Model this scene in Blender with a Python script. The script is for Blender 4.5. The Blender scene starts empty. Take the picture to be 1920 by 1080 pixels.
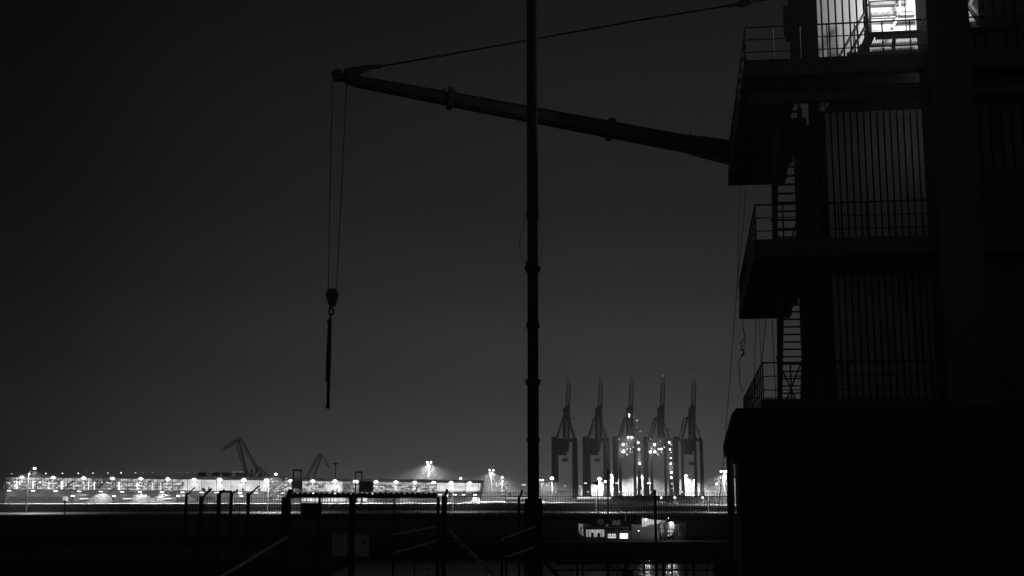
import bpy, bmesh, math, random
from mathutils import Vector, Matrix
random.seed(7)
sc = bpy.context.scene
COL = sc.collection
R = math.radians

# ------------------------------------------------------------------ camera
F = 2300.0                      # focal length in pixels of the 1920 px wide photograph
PITCH = math.atan(385.0 / F)
CAM = Vector((0, 0, 2.6))
cam_data = bpy.data.cameras.new("camera")
cam_data.sensor_width = 36.0
cam_data.lens = 36.0 * F / 1920.0
cam_data.clip_start = 0.1
cam_data.clip_end = 9000
cam = bpy.data.objects.new("camera", cam_data)
COL.objects.link(cam)
cam.location = CAM
cam.rotation_euler = (R(90) + PITCH, 0, 0)
sc.camera = cam

# ------------------------------------------------------------------ night sky
SKY_LOW, SKY_MID, SKY_TOP = 0.062, 0.024, 0.0115
world = bpy.data.worlds.new("World")
sc.world = world
world.use_nodes = True
nt = world.node_tree
for n in list(nt.nodes):
    nt.nodes.remove(n)
def N(t, **kw):
    n = nt.nodes.new(t)
    for k, v in kw.items():
        setattr(n, k, v)
    return n
tc = N('ShaderNodeTexCoord')
sep = N('ShaderNodeSeparateXYZ')
nt.links.new(tc.outputs['Generated'], sep.inputs[0])
ramp = N('ShaderNodeValToRGB')
cr = ramp.color_ramp
def setramp(cr, pts):
    while len(cr.elements) > 1:
        cr.elements.remove(cr.elements[-1])
    cr.elements[0].position = pts[0][0]; v = pts[0][1]; cr.elements[0].color = (v, v, v, 1)
    for p, v in pts[1:]:
        e = cr.elements.new(p); e.color = (v, v, v, 1)
cr.interpolation = 'LINEAR'
setramp(cr, [(0.0, 0.25), (0.036, 0.175), (0.096, 0.086), (0.16, 0.0385), (0.225, 0.0215), (0.375, 0.0089), (0.6, 0.006), (1.0, 0.004)])
nt.links.new(sep.outputs['Z'], ramp.inputs[0])
# the town's glow stands over the container terminal, the far left is darker
ax = N('ShaderNodeMath', operation='ARCTAN2')
nt.links.new(sep.outputs['X'], ax.inputs[0]); nt.links.new(sep.outputs['Y'], ax.inputs[1])
mr = N('ShaderNodeMapRange')
nt.links.new(ax.outputs[0], mr.inputs['Value'])
mr.inputs['From Min'].default_value = -math.pi; mr.inputs['From Max'].default_value = math.pi
ar = N('ShaderNodeValToRGB'); nt.links.new(mr.outputs[0], ar.inputs[0]); ar.color_ramp.interpolation = 'LINEAR'
def azp(a): return (a + math.pi) / (2 * math.pi)
setramp(ar.color_ramp, [(azp(-3.1), .4), (azp(-2.2), .4), (azp(-1.5), .3), (azp(-.6), .2), (azp(-.42), .16), (azp(-.36), .24), (azp(-.27), .55), (azp(-.197), .72), (azp(-.05), .93), (azp(.08), 1.0), (azp(.2), 1.0), (azp(.7), .6), (azp(1.6), .4), (azp(2.2), .4), (azp(3.1), .4)])
nz = N('ShaderNodeTexNoise'); nz.inputs['Scale'].default_value = 4.5; nz.inputs['Detail'].default_value = 3.0
nt.links.new(tc.outputs['Generated'], nz.inputs['Vector'])
nm = N('ShaderNodeMapRange'); nt.links.new(nz.outputs['Fac'], nm.inputs['Value'])
nm.inputs['To Min'].default_value = 0.84; nm.inputs['To Max'].default_value = 1.18
m1 = N('ShaderNodeMath', operation='MULTIPLY'); nt.links.new(ar.outputs[0], m1.inputs[0]); nt.links.new(nm.outputs[0], m1.inputs[1])
bg = N('ShaderNodeBackground')
nt.links.new(ramp.outputs[0], bg.inputs['Color']); nt.links.new(m1.outputs[0], bg.inputs['Strength'])
wo = N('ShaderNodeOutputWorld'); nt.links.new(bg.outputs[0], wo.inputs['Surface'])

sc.view_settings.view_transform = 'Standard'
sc.view_settings.look = 'None'
sc.view_settings.exposure = 0.0
sc.view_settings.gamma = 1.0
sc.render.engine = 'CYCLES'
sc.cycles.use_denoising = True
sc.cycles.max_bounces = 4
sc.cycles.diffuse_bounces = 2
sc.cycles.glossy_bounces = 2
sc.cycles.volume_bounces = 0
sc.cycles.transmission_bounces = 2
sc.cycles.sample_clamp_indirect = 2.0
sc.cycles.use_light_tree = True

# ------------------------------------------------------------------ rays of the photograph
def ray(px, py):
    x = (px - 960) / F; y = (540 - py) / F
    c, s = math.cos(PITCH), math.sin(PITCH)
    return Vector((x, c - y * s, s + y * c))
def P(px, py, d):
    r = ray(px, py)
    return CAM + r * (d / r.y)
def RP(px, py, p0, n):
    r = ray(px, py)
    return CAM + r * ((p0 - CAM).dot(n) / r.dot(n))
def G(px, py, z):
    r = ray(px, py)
    return CAM + r * ((z - CAM.z) / r.z)

# ------------------------------------------------------------------ materials
def mat(name, v, rough=0.8, metal=0.0, scale=4.0, var=0.25, bump=0.0, stretch=(1, 1, 1)):
    m = bpy.data.materials.new(name); m.use_nodes = True
    t = m.node_tree; b = t.nodes['Principled BSDF']
    co = t.nodes.new('ShaderNodeTexCoord'); mp = t.nodes.new('ShaderNodeMapping')
    mp.inputs['Scale'].default_value = stretch
    t.links.new(co.outputs['Object'], mp.inputs[0])
    nn = t.nodes.new('ShaderNodeTexNoise'); nn.inputs['Scale'].default_value = scale; nn.inputs['Detail'].default_value = 5
    t.links.new(mp.outputs[0], nn.inputs['Vector'])
    mr = t.nodes.new('ShaderNodeMapRange'); t.links.new(nn.outputs['Fac'], mr.inputs[0])
    mr.inputs['From Min'].default_value = 0.3; mr.inputs['From Max'].default_value = 0.7
    mr.inputs['To Min'].default_value = v * (1 - var); mr.inputs['To Max'].default_value = v * (1 + var)
    cb = t.nodes.new('ShaderNodeCombineColor')
    for i in range(3): t.links.new(mr.outputs[0], cb.inputs[i])
    t.links.new(cb.outputs[0], b.inputs['Base Color'])
    b.inputs['Roughness'].default_value = rough; b.inputs['Metallic'].default_value = metal
    if bump:
        bp = t.nodes.new('ShaderNodeBump'); bp.inputs['Strength'].default_value = bump
        t.links.new(nn.outputs['Fac'], bp.inputs['Height']); t.links.new(bp.outputs[0], b.inputs['Normal'])
    return m
def emit(name, s, sample='NONE', noise=None):
    m = bpy.data.materials.new(name); m.use_nodes = True
    t = m.node_tree; b = t.nodes['Principled BSDF']
    b.inputs['Base Color'].default_value = (.5, .5, .5, 1)
    b.inputs['Emission Color'].default_value = (1, 1, 1, 1)
    b.inputs['Emission Strength'].default_value = s
    if noise:
        sca, lo, hi = noise
        co = t.nodes.new('ShaderNodeTexCoord')
        mp = t.nodes.new('ShaderNodeMapping'); mp.inputs['Scale'].default_value = sca
        t.links.new(co.outputs['Object'], mp.inputs[0])
        nn = t.nodes.new('ShaderNodeTexNoise'); nn.inputs['Scale'].default_value = 1; nn.inputs['Detail'].default_value = 4
        t.links.new(mp.outputs[0], nn.inputs['Vector'])
        mr = t.nodes.new('ShaderNodeMapRange'); t.links.new(nn.outputs['Fac'], mr.inputs[0])
        mr.inputs['From Min'].default_value = 0.35; mr.inputs['From Max'].default_value = 0.65
        mr.inputs['To Min'].default_value = s * lo; mr.inputs['To Max'].default_value = s * hi
        t.links.new(mr.outputs[0], b.inputs['Emission Strength'])
    m.cycles.emission_sampling = sample
    return m
M = {
 'steel': mat('dark painted steel', 0.06, 0.6, 0.3, 3),
 'black': mat('black coated steel', 0.03, 0.7, 0.2, 3),
 'galv': mat('weathered galvanised steel', 0.32, 0.55, 0.5, 6),
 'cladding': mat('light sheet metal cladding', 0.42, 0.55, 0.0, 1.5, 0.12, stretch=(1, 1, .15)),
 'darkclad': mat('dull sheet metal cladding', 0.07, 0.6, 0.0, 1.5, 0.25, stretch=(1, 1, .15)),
 'groove': mat('shaded cladding groove', 0.03, 0.9),  # shadow between the ribs put into the colour
 'boxpaint': mat('sooty black machine housing', 0.012, 0.85, 0, 1.2, 0.4),
 'column': mat('grey painted girder', 0.05, 0.5, 0.1, 0.8, 0.2, stretch=(1, 1, .3)),
 'rope': mat('greased wire rope', 0.04, 0.6, 0.4),
 'boom': mat('painted boom steel', 0.045, 0.5, 0.2, 1.0, 0.2),
 'crane': mat('far crane steel', 0.05, 0.7, 0.0, .2),
 'asphalt': mat('worn asphalt', 0.13, 0.7, 0, .15, 0.35),
 'concrete': mat('pale quay concrete', 0.35, 0.8, 0, .08, 0.3),
 'wall': mat('pale rendered wall', 0.5, 0.8, 0, .4, 0.12),
 'wall2': mat('rendered ground floor wall', 0.26, 0.8, 0, .15, 0.15),
 'roofing': mat('dark roof felt', 0.06, 0.8, 0, .3),
 'glassdark': mat('dark unlit window', 0.02, 0.15),
 'white': mat('white boat paint', 0.75, 0.5, 0, 3, 0.1),
 'hull': mat('dark boat hull paint', 0.12, 0.5, 0, 1.5, 0.3),
 'hullgrey': mat('grey boat paint', 0.30, 0.6, 0, 1.5, 0.3),
 'sign': mat('faded sign sheet', 0.5, 0.7, 0, 3, 0.15),
 'ink': mat('sign lettering', 0.16, 0.7),
 'bar': mat('pale painted tube', 0.75, 0.5, 0.0, 4, .3),
 'cloth': mat('windsock fabric', 0.12, 0.9, 0, 2),
 'grass': mat('dark rough grass', 0.028, 1.0, 0, .35, 0.6),
 'stone': mat('tarred quay wall', 0.05, 0.8, 0, .6, 0.4),
 'pontoon': mat('tarred pontoon steel', 0.018, 0.9, 0, .8, 0.4),
 'skin': mat('dark work clothes', 0.02, 0.9),
}
E = {
 'lamp': emit('lamp glow', 6.0), 'lamp2': emit('bright lamp glow', 16.0), 'dim': emit('small lamp glow', 3.0),
 'win': emit('lit window', 0.9, 'NONE', ((.8, .8, 1.2), .5, 1.3)),
 'hot': emit('bright hall light', 1.35, 'AUTO', ((.35, .35, .5), .7, 1.3)),
 'mid': emit('hall light', 0.8, 'AUTO', ((.5, .5, .9), .25, 1.7)),
 'low': emit('dim hall light', 0.25, 'AUTO', ((.5, .5, .9), .15, 2.0)),
}

# ------------------------------------------------------------------ mesh helpers
class MB:
    def __init__(s): s.v = []; s.f = []; s.mi = []
    def add(s, vs, fs, mi=0):
        k = len(s.v); s.v += [Vector(v) for v in vs]; s.f += [tuple(i + k for i in f) for f in fs]; s.mi += [mi] * len(fs); return s
    def box(s, a, b, mi=0):
        x0, y0, z0 = a; x1, y1, z1 = b
        return s.hexa([(x0,y0,z0),(x1,y0,z0),(x1,y1,z0),(x0,y1,z0),(x0,y0,z1),(x1,y0,z1),(x1,y1,z1),(x0,y1,z1)], mi)
    def hexa(s, vs, mi=0):
        return s.add(vs, [(0,3,2,1),(4,5,6,7),(0,1,5,4),(1,2,6,5),(2,3,7,6),(3,0,4,7)], mi)
    def bar(s, p, q, w, h=None, mi=0):
        p = Vector(p); q = Vector(q); h = h or w
        d = (q - p).normalized()
        up = Vector((0, 0, 1)) if abs(d.z) < .95 else Vector((0, 1, 0))
        a = d.cross(up).normalized() * (w / 2); b = a.cross(d).normalized() * (h / 2)
        return s.hexa([p-a-b, p+a-b, p+a+b, p-a+b, q-a-b, q+a-b, q+a+b, q-a+b], mi)
    def tube(s, pts, r, n=8, mi=0, r1=None):
        pts = [Vector(p) for p in pts]; k = len(s.v); m = len(pts)
        for i, p in enumerate(pts):
            d = (pts[min(i+1, m-1)] - pts[max(i-1, 0)]).normalized()
            up = Vector((0, 0, 1)) if abs(d.z) < .95 else Vector((0, 1, 0))
            a = d.cross(up).normalized(); b = a.cross(d).normalized()
            rr = r if r1 is None else r + (r1 - r) * i / (m - 1)
            for j in range(n):
                t = 2 * math.pi * j / n
                s.v.append(p + (a * math.cos(t) + b * math.sin(t)) * rr)
        for i in range(m - 1):
            for j in range(n):
                s.f.append((k+i*n+j, k+i*n+(j+1) % n, k+(i+1)*n+(j+1) % n, k+(i+1)*n+j)); s.mi.append(mi)
        s.f.append(tuple(k + j for j in range(n))[::-1]); s.f.append(tuple(k + (m-1)*n + j for j in range(n))); s.mi += [mi, mi]
        return s
    def ball(s, c, r, mi=0, sz=1.0, n=8):
        c = Vector(c); k = len(s.v); rings = n // 2
        for i in range(1, rings):
            t = math.pi * i / rings
            for j in range(n):
                u = 2 * math.pi * j / n
                s.v.append(c + Vector((math.sin(t)*math.cos(u)*r, math.sin(t)*math.sin(u)*r, math.cos(t)*r*sz)))
        s.v.append(c + Vector((0, 0, r*sz))); s.v.append(c - Vector((0, 0, r*sz))); T = len(s.v) - 2
        for i in range(rings - 2):
            for j in range(n):
                s.f.append((k+i*n+j, k+(i+1)*n+j, k+(i+1)*n+(j+1) % n, k+i*n+(j+1) % n)); s.mi.append(mi)
        for j in range(n):
            s.f.append((T, k+j, k+(j+1) % n)); s.f.append((T+1, k+(rings-2)*n+(j+1) % n, k+(rings-2)*n+j)); s.mi += [mi, mi]
        return s
    def prism(s, prof, d, mi=0):
        """closed outline (list of points) pushed along vector d"""
        n = len(prof); d = Vector(d); pr = [Vector(p) for p in prof]
        return s.add(pr + [p + d for p in pr], [tuple(range(n))[::-1], tuple(range(n, 2*n))] + [(i, (i+1) % n, n+(i+1) % n, n+i) for i in range(n)], mi)
    def build(s, name, m, parent=None, smooth=False, off=True):
        me = bpy.data.meshes.new(name)
        o = bpy.data.objects.new(name, me); COL.objects.link(o)
        org = Vector((0, 0, 0))
        if parent is not None:
            o.parent = parent
            if off: org = wloc(parent)
        elif off == 'own':
            xs = [v.x for v in s.v]; ys = [v.y for v in s.v]; zs = [v.z for v in s.v]
            org = Vector(((min(xs)+max(xs))/2, (min(ys)+max(ys))/2, min(zs))); o.location = org
        me.from_pydata([tuple(v - org) for v in s.v], [], s.f)
        for mm in (m if isinstance(m, (list, tuple)) else [m]): me.materials.append(mm)
        me.polygons.foreach_set('material_index', s.mi)
        if smooth: me.polygons.foreach_set('use_smooth', [True] * len(s.f))
        bm = bmesh.new(); bm.from_mesh(me); bmesh.ops.recalc_face_normals(bm, faces=bm.faces[:]); bm.to_mesh(me); bm.free()
        me.update(); return o
def build_each(bms, name, m, parent, off=True):
    return [b.build(name, m, parent, off=off) for b in bms]
def wloc(o):
    l = Vector((0, 0, 0))
    while o is not None: l += o.location; o = o.parent
    return l
def tag(o, label=None, cat=None, group=None, kind=None):
    if label: o['label'] = label
    if cat: o['category'] = cat
    if group: o['group'] = group
    if kind: o['kind'] = kind
    return o
def thing(name, label, cat, loc=(0, 0, 0), group=None):
    o = bpy.data.objects.new(name, None); COL.objects.link(o); o.location = loc; o.empty_display_size = .5
    return tag(o, label, cat, group)
def lamp_light(parent, loc, power, kind='POINT', rad=0.15, angle=150, aim=(0, 0, -1), blend=.4):
    d = bpy.data.lights.new('bulb', kind); d.energy = power; d.shadow_soft_size = rad
    o = bpy.data.objects.new('bulb', d); COL.objects.link(o)
    if kind == 'SPOT':
        d.spot_size = R(angle); d.spot_blend = blend
    o.rotation_euler = Vector(aim).to_track_quat('-Z', 'Y').to_euler()
    o.parent = parent; o.location = Vector(loc) - wloc(parent)
    return o
def copy_tree(o, parent=None):
    c = o.copy(); COL.objects.link(c); c.parent = parent
    for ch in [x for x in bpy.data.objects if x.parent == o]: copy_tree(ch, c)
    return c

WATER = -3.0
LAND = -1.7

# ================================================================== setting
def sheet(name, x0, x1, y0, y1, z, m, sub=1):
    b = MB(); b.add([(x0,y0,z),(x1,y0,z),(x1,y1,z),(x0,y1,z)], [(0,1,2,3)])
    return tag(b.build(name, m), kind='structure')
# water with long low ripples
wm = mat('harbour water', 0.012, 0.12, 0, .5, .2)
t = wm.node_tree; b_ = t.nodes['Principled BSDF']; b_.inputs['Specular IOR Level'].default_value = 0.5
co = t.nodes.new('ShaderNodeTexCoord'); mp = t.nodes.new('ShaderNodeMapping'); mp.inputs['Scale'].default_value = (1.0, 1.6, 1)
t.links.new(co.outputs['Object'], mp.inputs[0])
nn = t.nodes.new('ShaderNodeTexNoise'); nn.inputs['Scale'].default_value = 0.9; nn.inputs['Detail'].default_value = 6; nn.inputs['Roughness'].default_value = .6
t.links.new(mp.outputs[0], nn.inputs['Vector'])
bp = t.nodes.new('ShaderNodeBump'); bp.inputs['Strength'].default_value = 0.9; bp.inputs['Distance'].default_value = 0.10
t.links.new(nn.outputs['Fac'], bp.inputs['Height']); t.links.new(bp.outputs[0], b_.inputs['Normal'])
sheet('water', -1500, 1500, -60, 1480, WATER, wm)

# far land: a deep slab with a quay wall towards the water
b = MB(); b.box((-1500, 214, -6), (1500, 1480, LAND)); tag(b.build('ground', M['grass']), kind='structure')
sheet('road', -700, 700, 258, 286, LAND + .01, M['asphalt'])
sheet('quay_apron', -700, 62, 496, 700, LAND + .01, M['concrete'])
sheet('terminal_yard', -400, 1200, 701, 1400, LAND + .01, M['asphalt'])
# near quay under the fence, the mast and the tower
b = MB(); b.box((-80, -40, -6), (80, 37.5, 0)); b.box((9.6, 37.5, -6), (80, 60, 0)); tag(b.build('near_quay', M['stone']), kind='structure')

# ================================================================== platform tower (right foreground)
ROT = R(-7.4)
TO = Vector((6.3, 33.0, 0.0))
tower = thing('platform_tower', 'tall dark industrial tower with corrugated walls, three railed platforms and open stairs', 'tower', TO)
tower.rotation_euler = (0, 0, ROT)
ex = Vector((math.cos(ROT), math.sin(ROT), 0)); ey = Vector((-math.sin(ROT), math.cos(ROT), 0))
def RL(px, py, v):
    """local point on the plane v metres behind the tower's front"""
    p = RP(px, py, TO + ey * v, ey) - TO
    return Vector((p.dot(ex), v, p.z))
def U(px, py, v): return RL(px, py, v).x
def Z(px, py, v): return RL(px, py, v).z
TB = lambda b, name, m, parent=tower, **k: b.build(name, m, parent, off=False, **k)

z3 = Z(1400, 122, 0); z2 = Z(1418, 458, 0); z1 = Z(1432, 757, 0)
UR = 14.5
V_WALL = 4.6; V_BACK = 7.6
DEPTH = 12.6
def railing(bm, pts, h=1.1, mids=2, gap=1.0, r=.024, closed=False, rp=.02):
    for a, b in zip(pts, pts[1:]):
        a = Vector(a); b = Vector(b)
        up = Vector((0, 0, h))
        bm.tube([a + up, b + up], r, 6)
        for k in range(mids):
            q = Vector((0, 0, h * (k + 1) / (mids + 1)))
            bm.tube([a + q, b + q], rp * .8, 6)
        n = max(1, round((b - a).length / gap))
        for i in range(n + 1):
            p = a.lerp(b, i / n)
            bm.tube([p, p + up], rp, 6)
    return bm
# platforms: front walkway plus a deep landing on the left
def platform(z, ul, label, sk=.5):
    p = thing('platform', None, None); p.parent = tower; del_ = None
    p['label'] = label
    d = MB()
    ub = 2.45     # right end of the deep landing (meets the clad body)
    # landing deck with a stair opening
    so = (1.95, 3.0, 3.0, 5.2)    # u0,u1,v0,v1
    ur_ = ul + sk
    d.hexa([(ul, 0, z - .06), (so[0], 0, z - .06), (so[0], DEPTH, z - .06), (ur_, DEPTH, z - .06), (ul, 0, z), (so[0], 0, z), (so[0], DEPTH, z), (ur_, DEPTH, z)])
    d.box((so[0], 0, z - .06), (so[1], so[2], z))
    d.box((so[1], 0, z - .06), (UR, V_WALL - .02, z))
    d.box((so[0], so[3], z - .06), (ub, DEPTH, z))
    TB(d, 'deck', M['steel'], p)
    f = MB()
    f.box((ul - .02, -.06, z - .36), (UR, -.003, z + .12))
    f.hexa([(ul - .06, -.003, z - .3), (ul - .003, -.003, z - .3), (ur_ - .003, DEPTH, z - .3), (ur_ - .06, DEPTH, z - .3), (ul - .06, -.003, z + .12), (ul - .003, -.003, z + .12), (ur_ - .003, DEPTH, z + .12), (ur_ - .06, DEPTH, z + .12)])
    f.box((ur_, DEPTH + .003, z - .30), (ub, DEPTH + .06, z + .1))
    TB(f, 'edge_beam', M['steel'], p)
    g = MB()
    for k in range(6):
        v = .4 + k * 2.3
        g.box((ul + .02 + sk * v / DEPTH, v, z - .28), (ub if v > 3 else UR, v + .14, z - .063))
    for u in (ul + .9 + sk, 1.5):
        g.box((u, .02, z - .24), (u + .1, DEPTH, z - .064))
    TB(g, 'joist', M['steel'], p)
    r = MB(); railing(r, [(UR, 0, z), (ul, 0, z)], 1.1, 2, .74)
    railing(r, [(ul, 0, z), (ur_, DEPTH, z), (ub, DEPTH, z)], 1.1, 2, 1.0)
    TB(r, 'railing', M['steel'], p)
    return p
plat3 = platform(z3, U(1400, 125, 0), 'topmost platform with its railing against the lit wall', U(1368, 345, DEPTH) - U(1400, 125, 0))
plat2 = platform(z2, U(1418, 458, 0), 'middle platform below the corrugated wall', U(1388, 578, DEPTH) - U(1418, 458, 0))
plat1 = platform(z1, U(1432, 757, 0), 'lowest platform above the black housing', U(1396, 800, DEPTH) - U(1432, 757, 0))
# lower girder under the top platform
g = MB()
g.box((U(1402, 175, .35), .35, z3 - 1.02), (UR, .55, z3 - .70))
for u in (1.0, 2.6, 5.2): g.bar((u, .45, z3 - .70), (u + .35, .45, z3 - .30), .07, .07)
g.tube([(2.0, .2, z3 - .70), (UR, .2, z3 - .66)], .035, 8)
TB(g, 'girder', M['steel'])
# wall brackets, ladder hoops standing on the top deck
for u0 in (.78, 1.85):
    for du in (0, .16):
        g = MB()
        pts = [(u0 + du + .09 * math.cos(a) - .09, 1.0 , z3 + .30 + .1 * math.sin(a)) for a in [math.pi * i / 6 for i in range(7)]]
        g.tube([(pts[0][0], 1.0, z3)] + pts + [(pts[-1][0], 1.0, z3)], .02, 6)
        TB(g, 'hand_hoop', M['galv'])

# corrugated body: real trapezoid ribs
def corrugated(u0, u1, v, za, zb, pitch=.205, rib=.055, deep=.06, outward=-1, axis='u'):
    b = MB(); n = int(round((u1 - u0) / pitch)); pitch = (u1 - u0) / n
    prof = []
    for i in range(n):
        a = u0 + i * pitch
        prof += [(a, 0), (a + pitch - rib, 0), (a + pitch - rib + .006, deep), (a + pitch - .006, deep)]
    prof.append((u1, 0))
    k = 0; vs = []; fs = []; mi = []
    for (u, dd) in prof:
        if axis == 'u': vs += [(u, v + dd, za), (u, v + dd, zb)]
        else: vs += [(v + dd, u, za), (v + dd, u, zb)]
    for i in range(len(prof) - 1):
        fs.append((2*i, 2*i+2, 2*i+3, 2*i+1)); mi.append(1 if i % 4 in (1, 2, 3) else 0)
    b.v = [Vector(x) for x in vs]; b.f = fs; b.mi = mi
    return b
ZT = z3 + 4.3
zl = RL(1634, 62, 3.3).z
uw = U(1548, 250, V_WALL)
ucol = U(1712, 60, -.6)
c = corrugated(uw, 6.6, V_WALL, z1 - .1, z3 - .06, outward=-1); TB(c, 'corrugated_wall', [M['cladding'], M['groove']])
ul3 = U(1530, 60, V_WALL)
c = corrugated(ul3, U(1622, 40, V_WALL), V_WALL, z3 + .01, ZT); TB(c, 'corrugated_wall', [M['cladding'], M['groove']])
# body core behind the cladding
b = MB(); b.box((uw + .01, V_WALL + .08, z1 - .1), (UR, V_BACK, z3 + .0)); b.box((ul3 + .01, V_WALL + .08, z3 + .002), (U(1622, 40, V_WALL) + .1, V_BACK, ZT))
b.box((uw - .02, V_WALL - .03, z1 - .1), (uw - .002, V_WALL + .3, z3 - .07))
b.box((ul3 - .1, V_WALL - .03, z3 + .01), (ul3 - .002, V_WALL + .3, ZT))
TB(b, 'body', M['boxpaint'])
# dark side panel and corner column on the left of the wall
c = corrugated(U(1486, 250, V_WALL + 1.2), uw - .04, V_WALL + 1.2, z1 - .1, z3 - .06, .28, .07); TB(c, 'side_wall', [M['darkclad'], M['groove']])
b = MB(); b.box((U(1482, 60, 1.4), 1.4, z3 + .002), (U(1500, 60, 1.4), 1.7, ZT)); b.box((U(1500,60,3.2), 3.2, z3 + .002), (ul3 - .12, 3.35, ZT))
b.box((U(1468, 6, 1.3), 1.25, z3 + 1.35), (U(1482, 6, 1.3) , 1.42, z3 + 2.2))
b.box((U(1472, 20, 1.3), 1.25, z3 + 1.15), (U(1482, 20, 1.3) , 1.42, z3 + 1.35))
TB(b, 'corner_post', M['black'])
# pale room at the upper right with shelves and pipes
ur0 = U(1630, 30, V_WALL + .9); ur1 = 7.5
b = MB(); b.box((ur0, V_WALL + .9, zl + .01), (ur1, V_WALL + 1.0, ZT)); b.box((U(1622, 40, V_WALL) + .11, V_WALL + .0, z3 + .35), (U(1622, 40, V_WALL) + .17, V_WALL + .88, ZT))
TB(b, 'room_wall', M['white'])
b = MB()
zz = lambda y, v=V_WALL + .4: Z(1660, y, v)
for (y0, y1, a, e, v) in [(2, 8, 1632, 1700, .5), (22, 27, 1634, 1712, .75), (30, 33, 1634, 1714, .4), (47, 56, 1632, 1675, .6), (26, 31, 1682, 1714, .2), (57, 62, 1632, 1714, .1)]:
    v = V_WALL + v
    b.box((U(a, y0, v), v, Z(1660, y1, v)), (U(e, y0, v), v + .12, Z(1660, y0, v)))
TB(b, 'shelf', M['galv'])
b = MB()
v = V_WALL + .1
b.bar(RL(1687, -20, v), RL(1687, 28, v), .06, .06)
b.bar(RL(1673, 52, v), RL(1683, 34, v), .07, .07)
b.tube([RL(1671, 30, v), RL(1675, 20, v), RL(1679, 10, v), RL(1684, 5, v)], .012, 6)
TB(b, 'pipe', M['galv'])
for xa, xb, y in ((1622, 1624, 68), (1628, 1631, 62)): b = MB(); b.bar(RL(xa, -20, 2.6), RL(xb, y, 2.6), .035, .035); TB(b, 'pipe', M['galv'])
# grated bay under the room
b = MB(); v = V_WALL + .3
b.box((U(1632, 92, v), v + .25, z3 + .0), (ur1, v + .35, z3 + .62))
TB(b, 'bay_wall', M['darkclad'])
b = MB(); b.box((U(1588, 100, 3.0), 3.0, z3 + .002), (7.5, 3.06, Z(1680, 94, 3.0))); TB(b, 'kick_plate', M['steel'])
b = MB(); b.bar((U(1668, 80, 3.1), 3.12, z3 + .2), (U(1676, 64, 3.1), 3.12, zl - .25), .10, .12); TB(b, 'landing_brace', M['steel'])
b = MB()
for i in range(34):
    x = U(1640, 80, v) + i * .04
    b.box((x, v, z3 + .28), (x + .018, v + .05, z3 + .46))
b.box((U(1636, 80, v), v, z3 + .46), (ur1, v + .06, z3 + .52)); b.box((U(1672, 80, v), v - .02, z3 + .1), (U(1680, 80, v), v + .08, z3 + .6))
TB(b, 'grating', M['galv'])
# upper flight running along the lit wall
def flight(p0, p1, width, n, side, name_parent, tread=.24, hand=True, sh=.26):
    s = thing('stair', None, None); s.parent = name_parent
    p0 = Vector(p0); p1 = Vector(p1); w = Vector(side) * width
    st = MB()
    for q in (Vector((0, 0, 0)), w):
        st.bar(p0 + q, p1 + q, .05 if sh < .2 else .13, sh)
    TB(st, 'stringer', M['steel'], s)
    tr = MB(); run = (p1 - p0); run.z = 0; run.normalize()
    for i in range(n):
        c = p0.lerp(p1, (i + .5) / n)
        a = c - run * tread / 2; e = c + run * tread / 2
        z = .035
        tr.hexa([a, e, e + w, a + w, a + Vector((0,0,z)), e + Vector((0,0,z)), e + w + Vector((0,0,z)), a + w + Vector((0,0,z))])
    TB(tr, 'tread', M['steel'], s)
    if hand:
        h = MB()
        for q in (Vector((0, 0, 0)), w):
            for hh in (.95, .5):
                h.tube([p0 + q + Vector((0, 0, hh)), p1 + q + Vector((0, 0, hh))], .022, 6)
            for i in range(4):
                c = p0.lerp(p1, i / 3) + q
                h.tube([c, c + Vector((0, 0, .95))], .018, 6)
        TB(h, 'handrail', M['steel'], s)
    return s
a = RL(1560, 122, 3.3); a.z = z3 + .02
flight(a, RL(1632, 62, 3.3), .75, 8, (0, 1, 0), tower, .2, True, .12)
b = MB(); u_ = U(1632, 60, 3.3); b.box((u_, 3.2, zl - .10), (u_ + .12, V_WALL + .85, zl)); b.box((u_ + .12, 3.2, zl - .24), (7.4, 3.26, zl)); b.box((u_ + .12, 4.2, zl - .08), (7.4, 4.26, zl))
x = u_ + .15
while x < 7.4: b.box((x, 3.262, zl - .03), (x + .022, 4.198, zl)); b.box((x, 4.262, zl - .03), (x + .022, V_WALL + .8, zl)); x += .06
TB(b, 'landing', M['steel'])
b = MB(); railing(b, [(U(1634, 60, 3.25), 3.25, zl), (7.4, 3.25, zl)], 1.0, 1, 1.2, r=.018, rp=.015); TB(b, 'landing_railing', M['steel'])
# open stairs between the platforms, seen from the front, rising towards the viewer
us = U(1457, 640, 5.0) + .15
for (za, zb) in ((z1, z2), (z2, z3)):
    flight((us, 6.9, za), (us, 4.1, zb), .72, 20, (1, 0, 0), tower, .15, True)
# bracing seen through the stairs
b = MB()
for (za, zb) in ((z1, z2), (z2, z3)):
    b = MB(); b.tube([(us + .1, 8.5, za), (us + 1.0, 8.5, (za + zb) / 2)], .03, 6); b.tube([(us + 1.0, 8.5, za), (us + .1, 8.5, (za + zb) / 2)], .03, 6); TB(b, 'brace', M['steel'])
    b = MB(); b.tube([(us - .05, 5.3, zb - 1.6), (us + .75, 5.0, zb - .1)], .03, 6); TB(b, 'brace', M['steel'])
    b = MB(); b.bar((us - .1, 5.6, za), (us - .02, 5.2, zb - .06), .12, .16); TB(b, 'stair_post', M['steel'])
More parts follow.
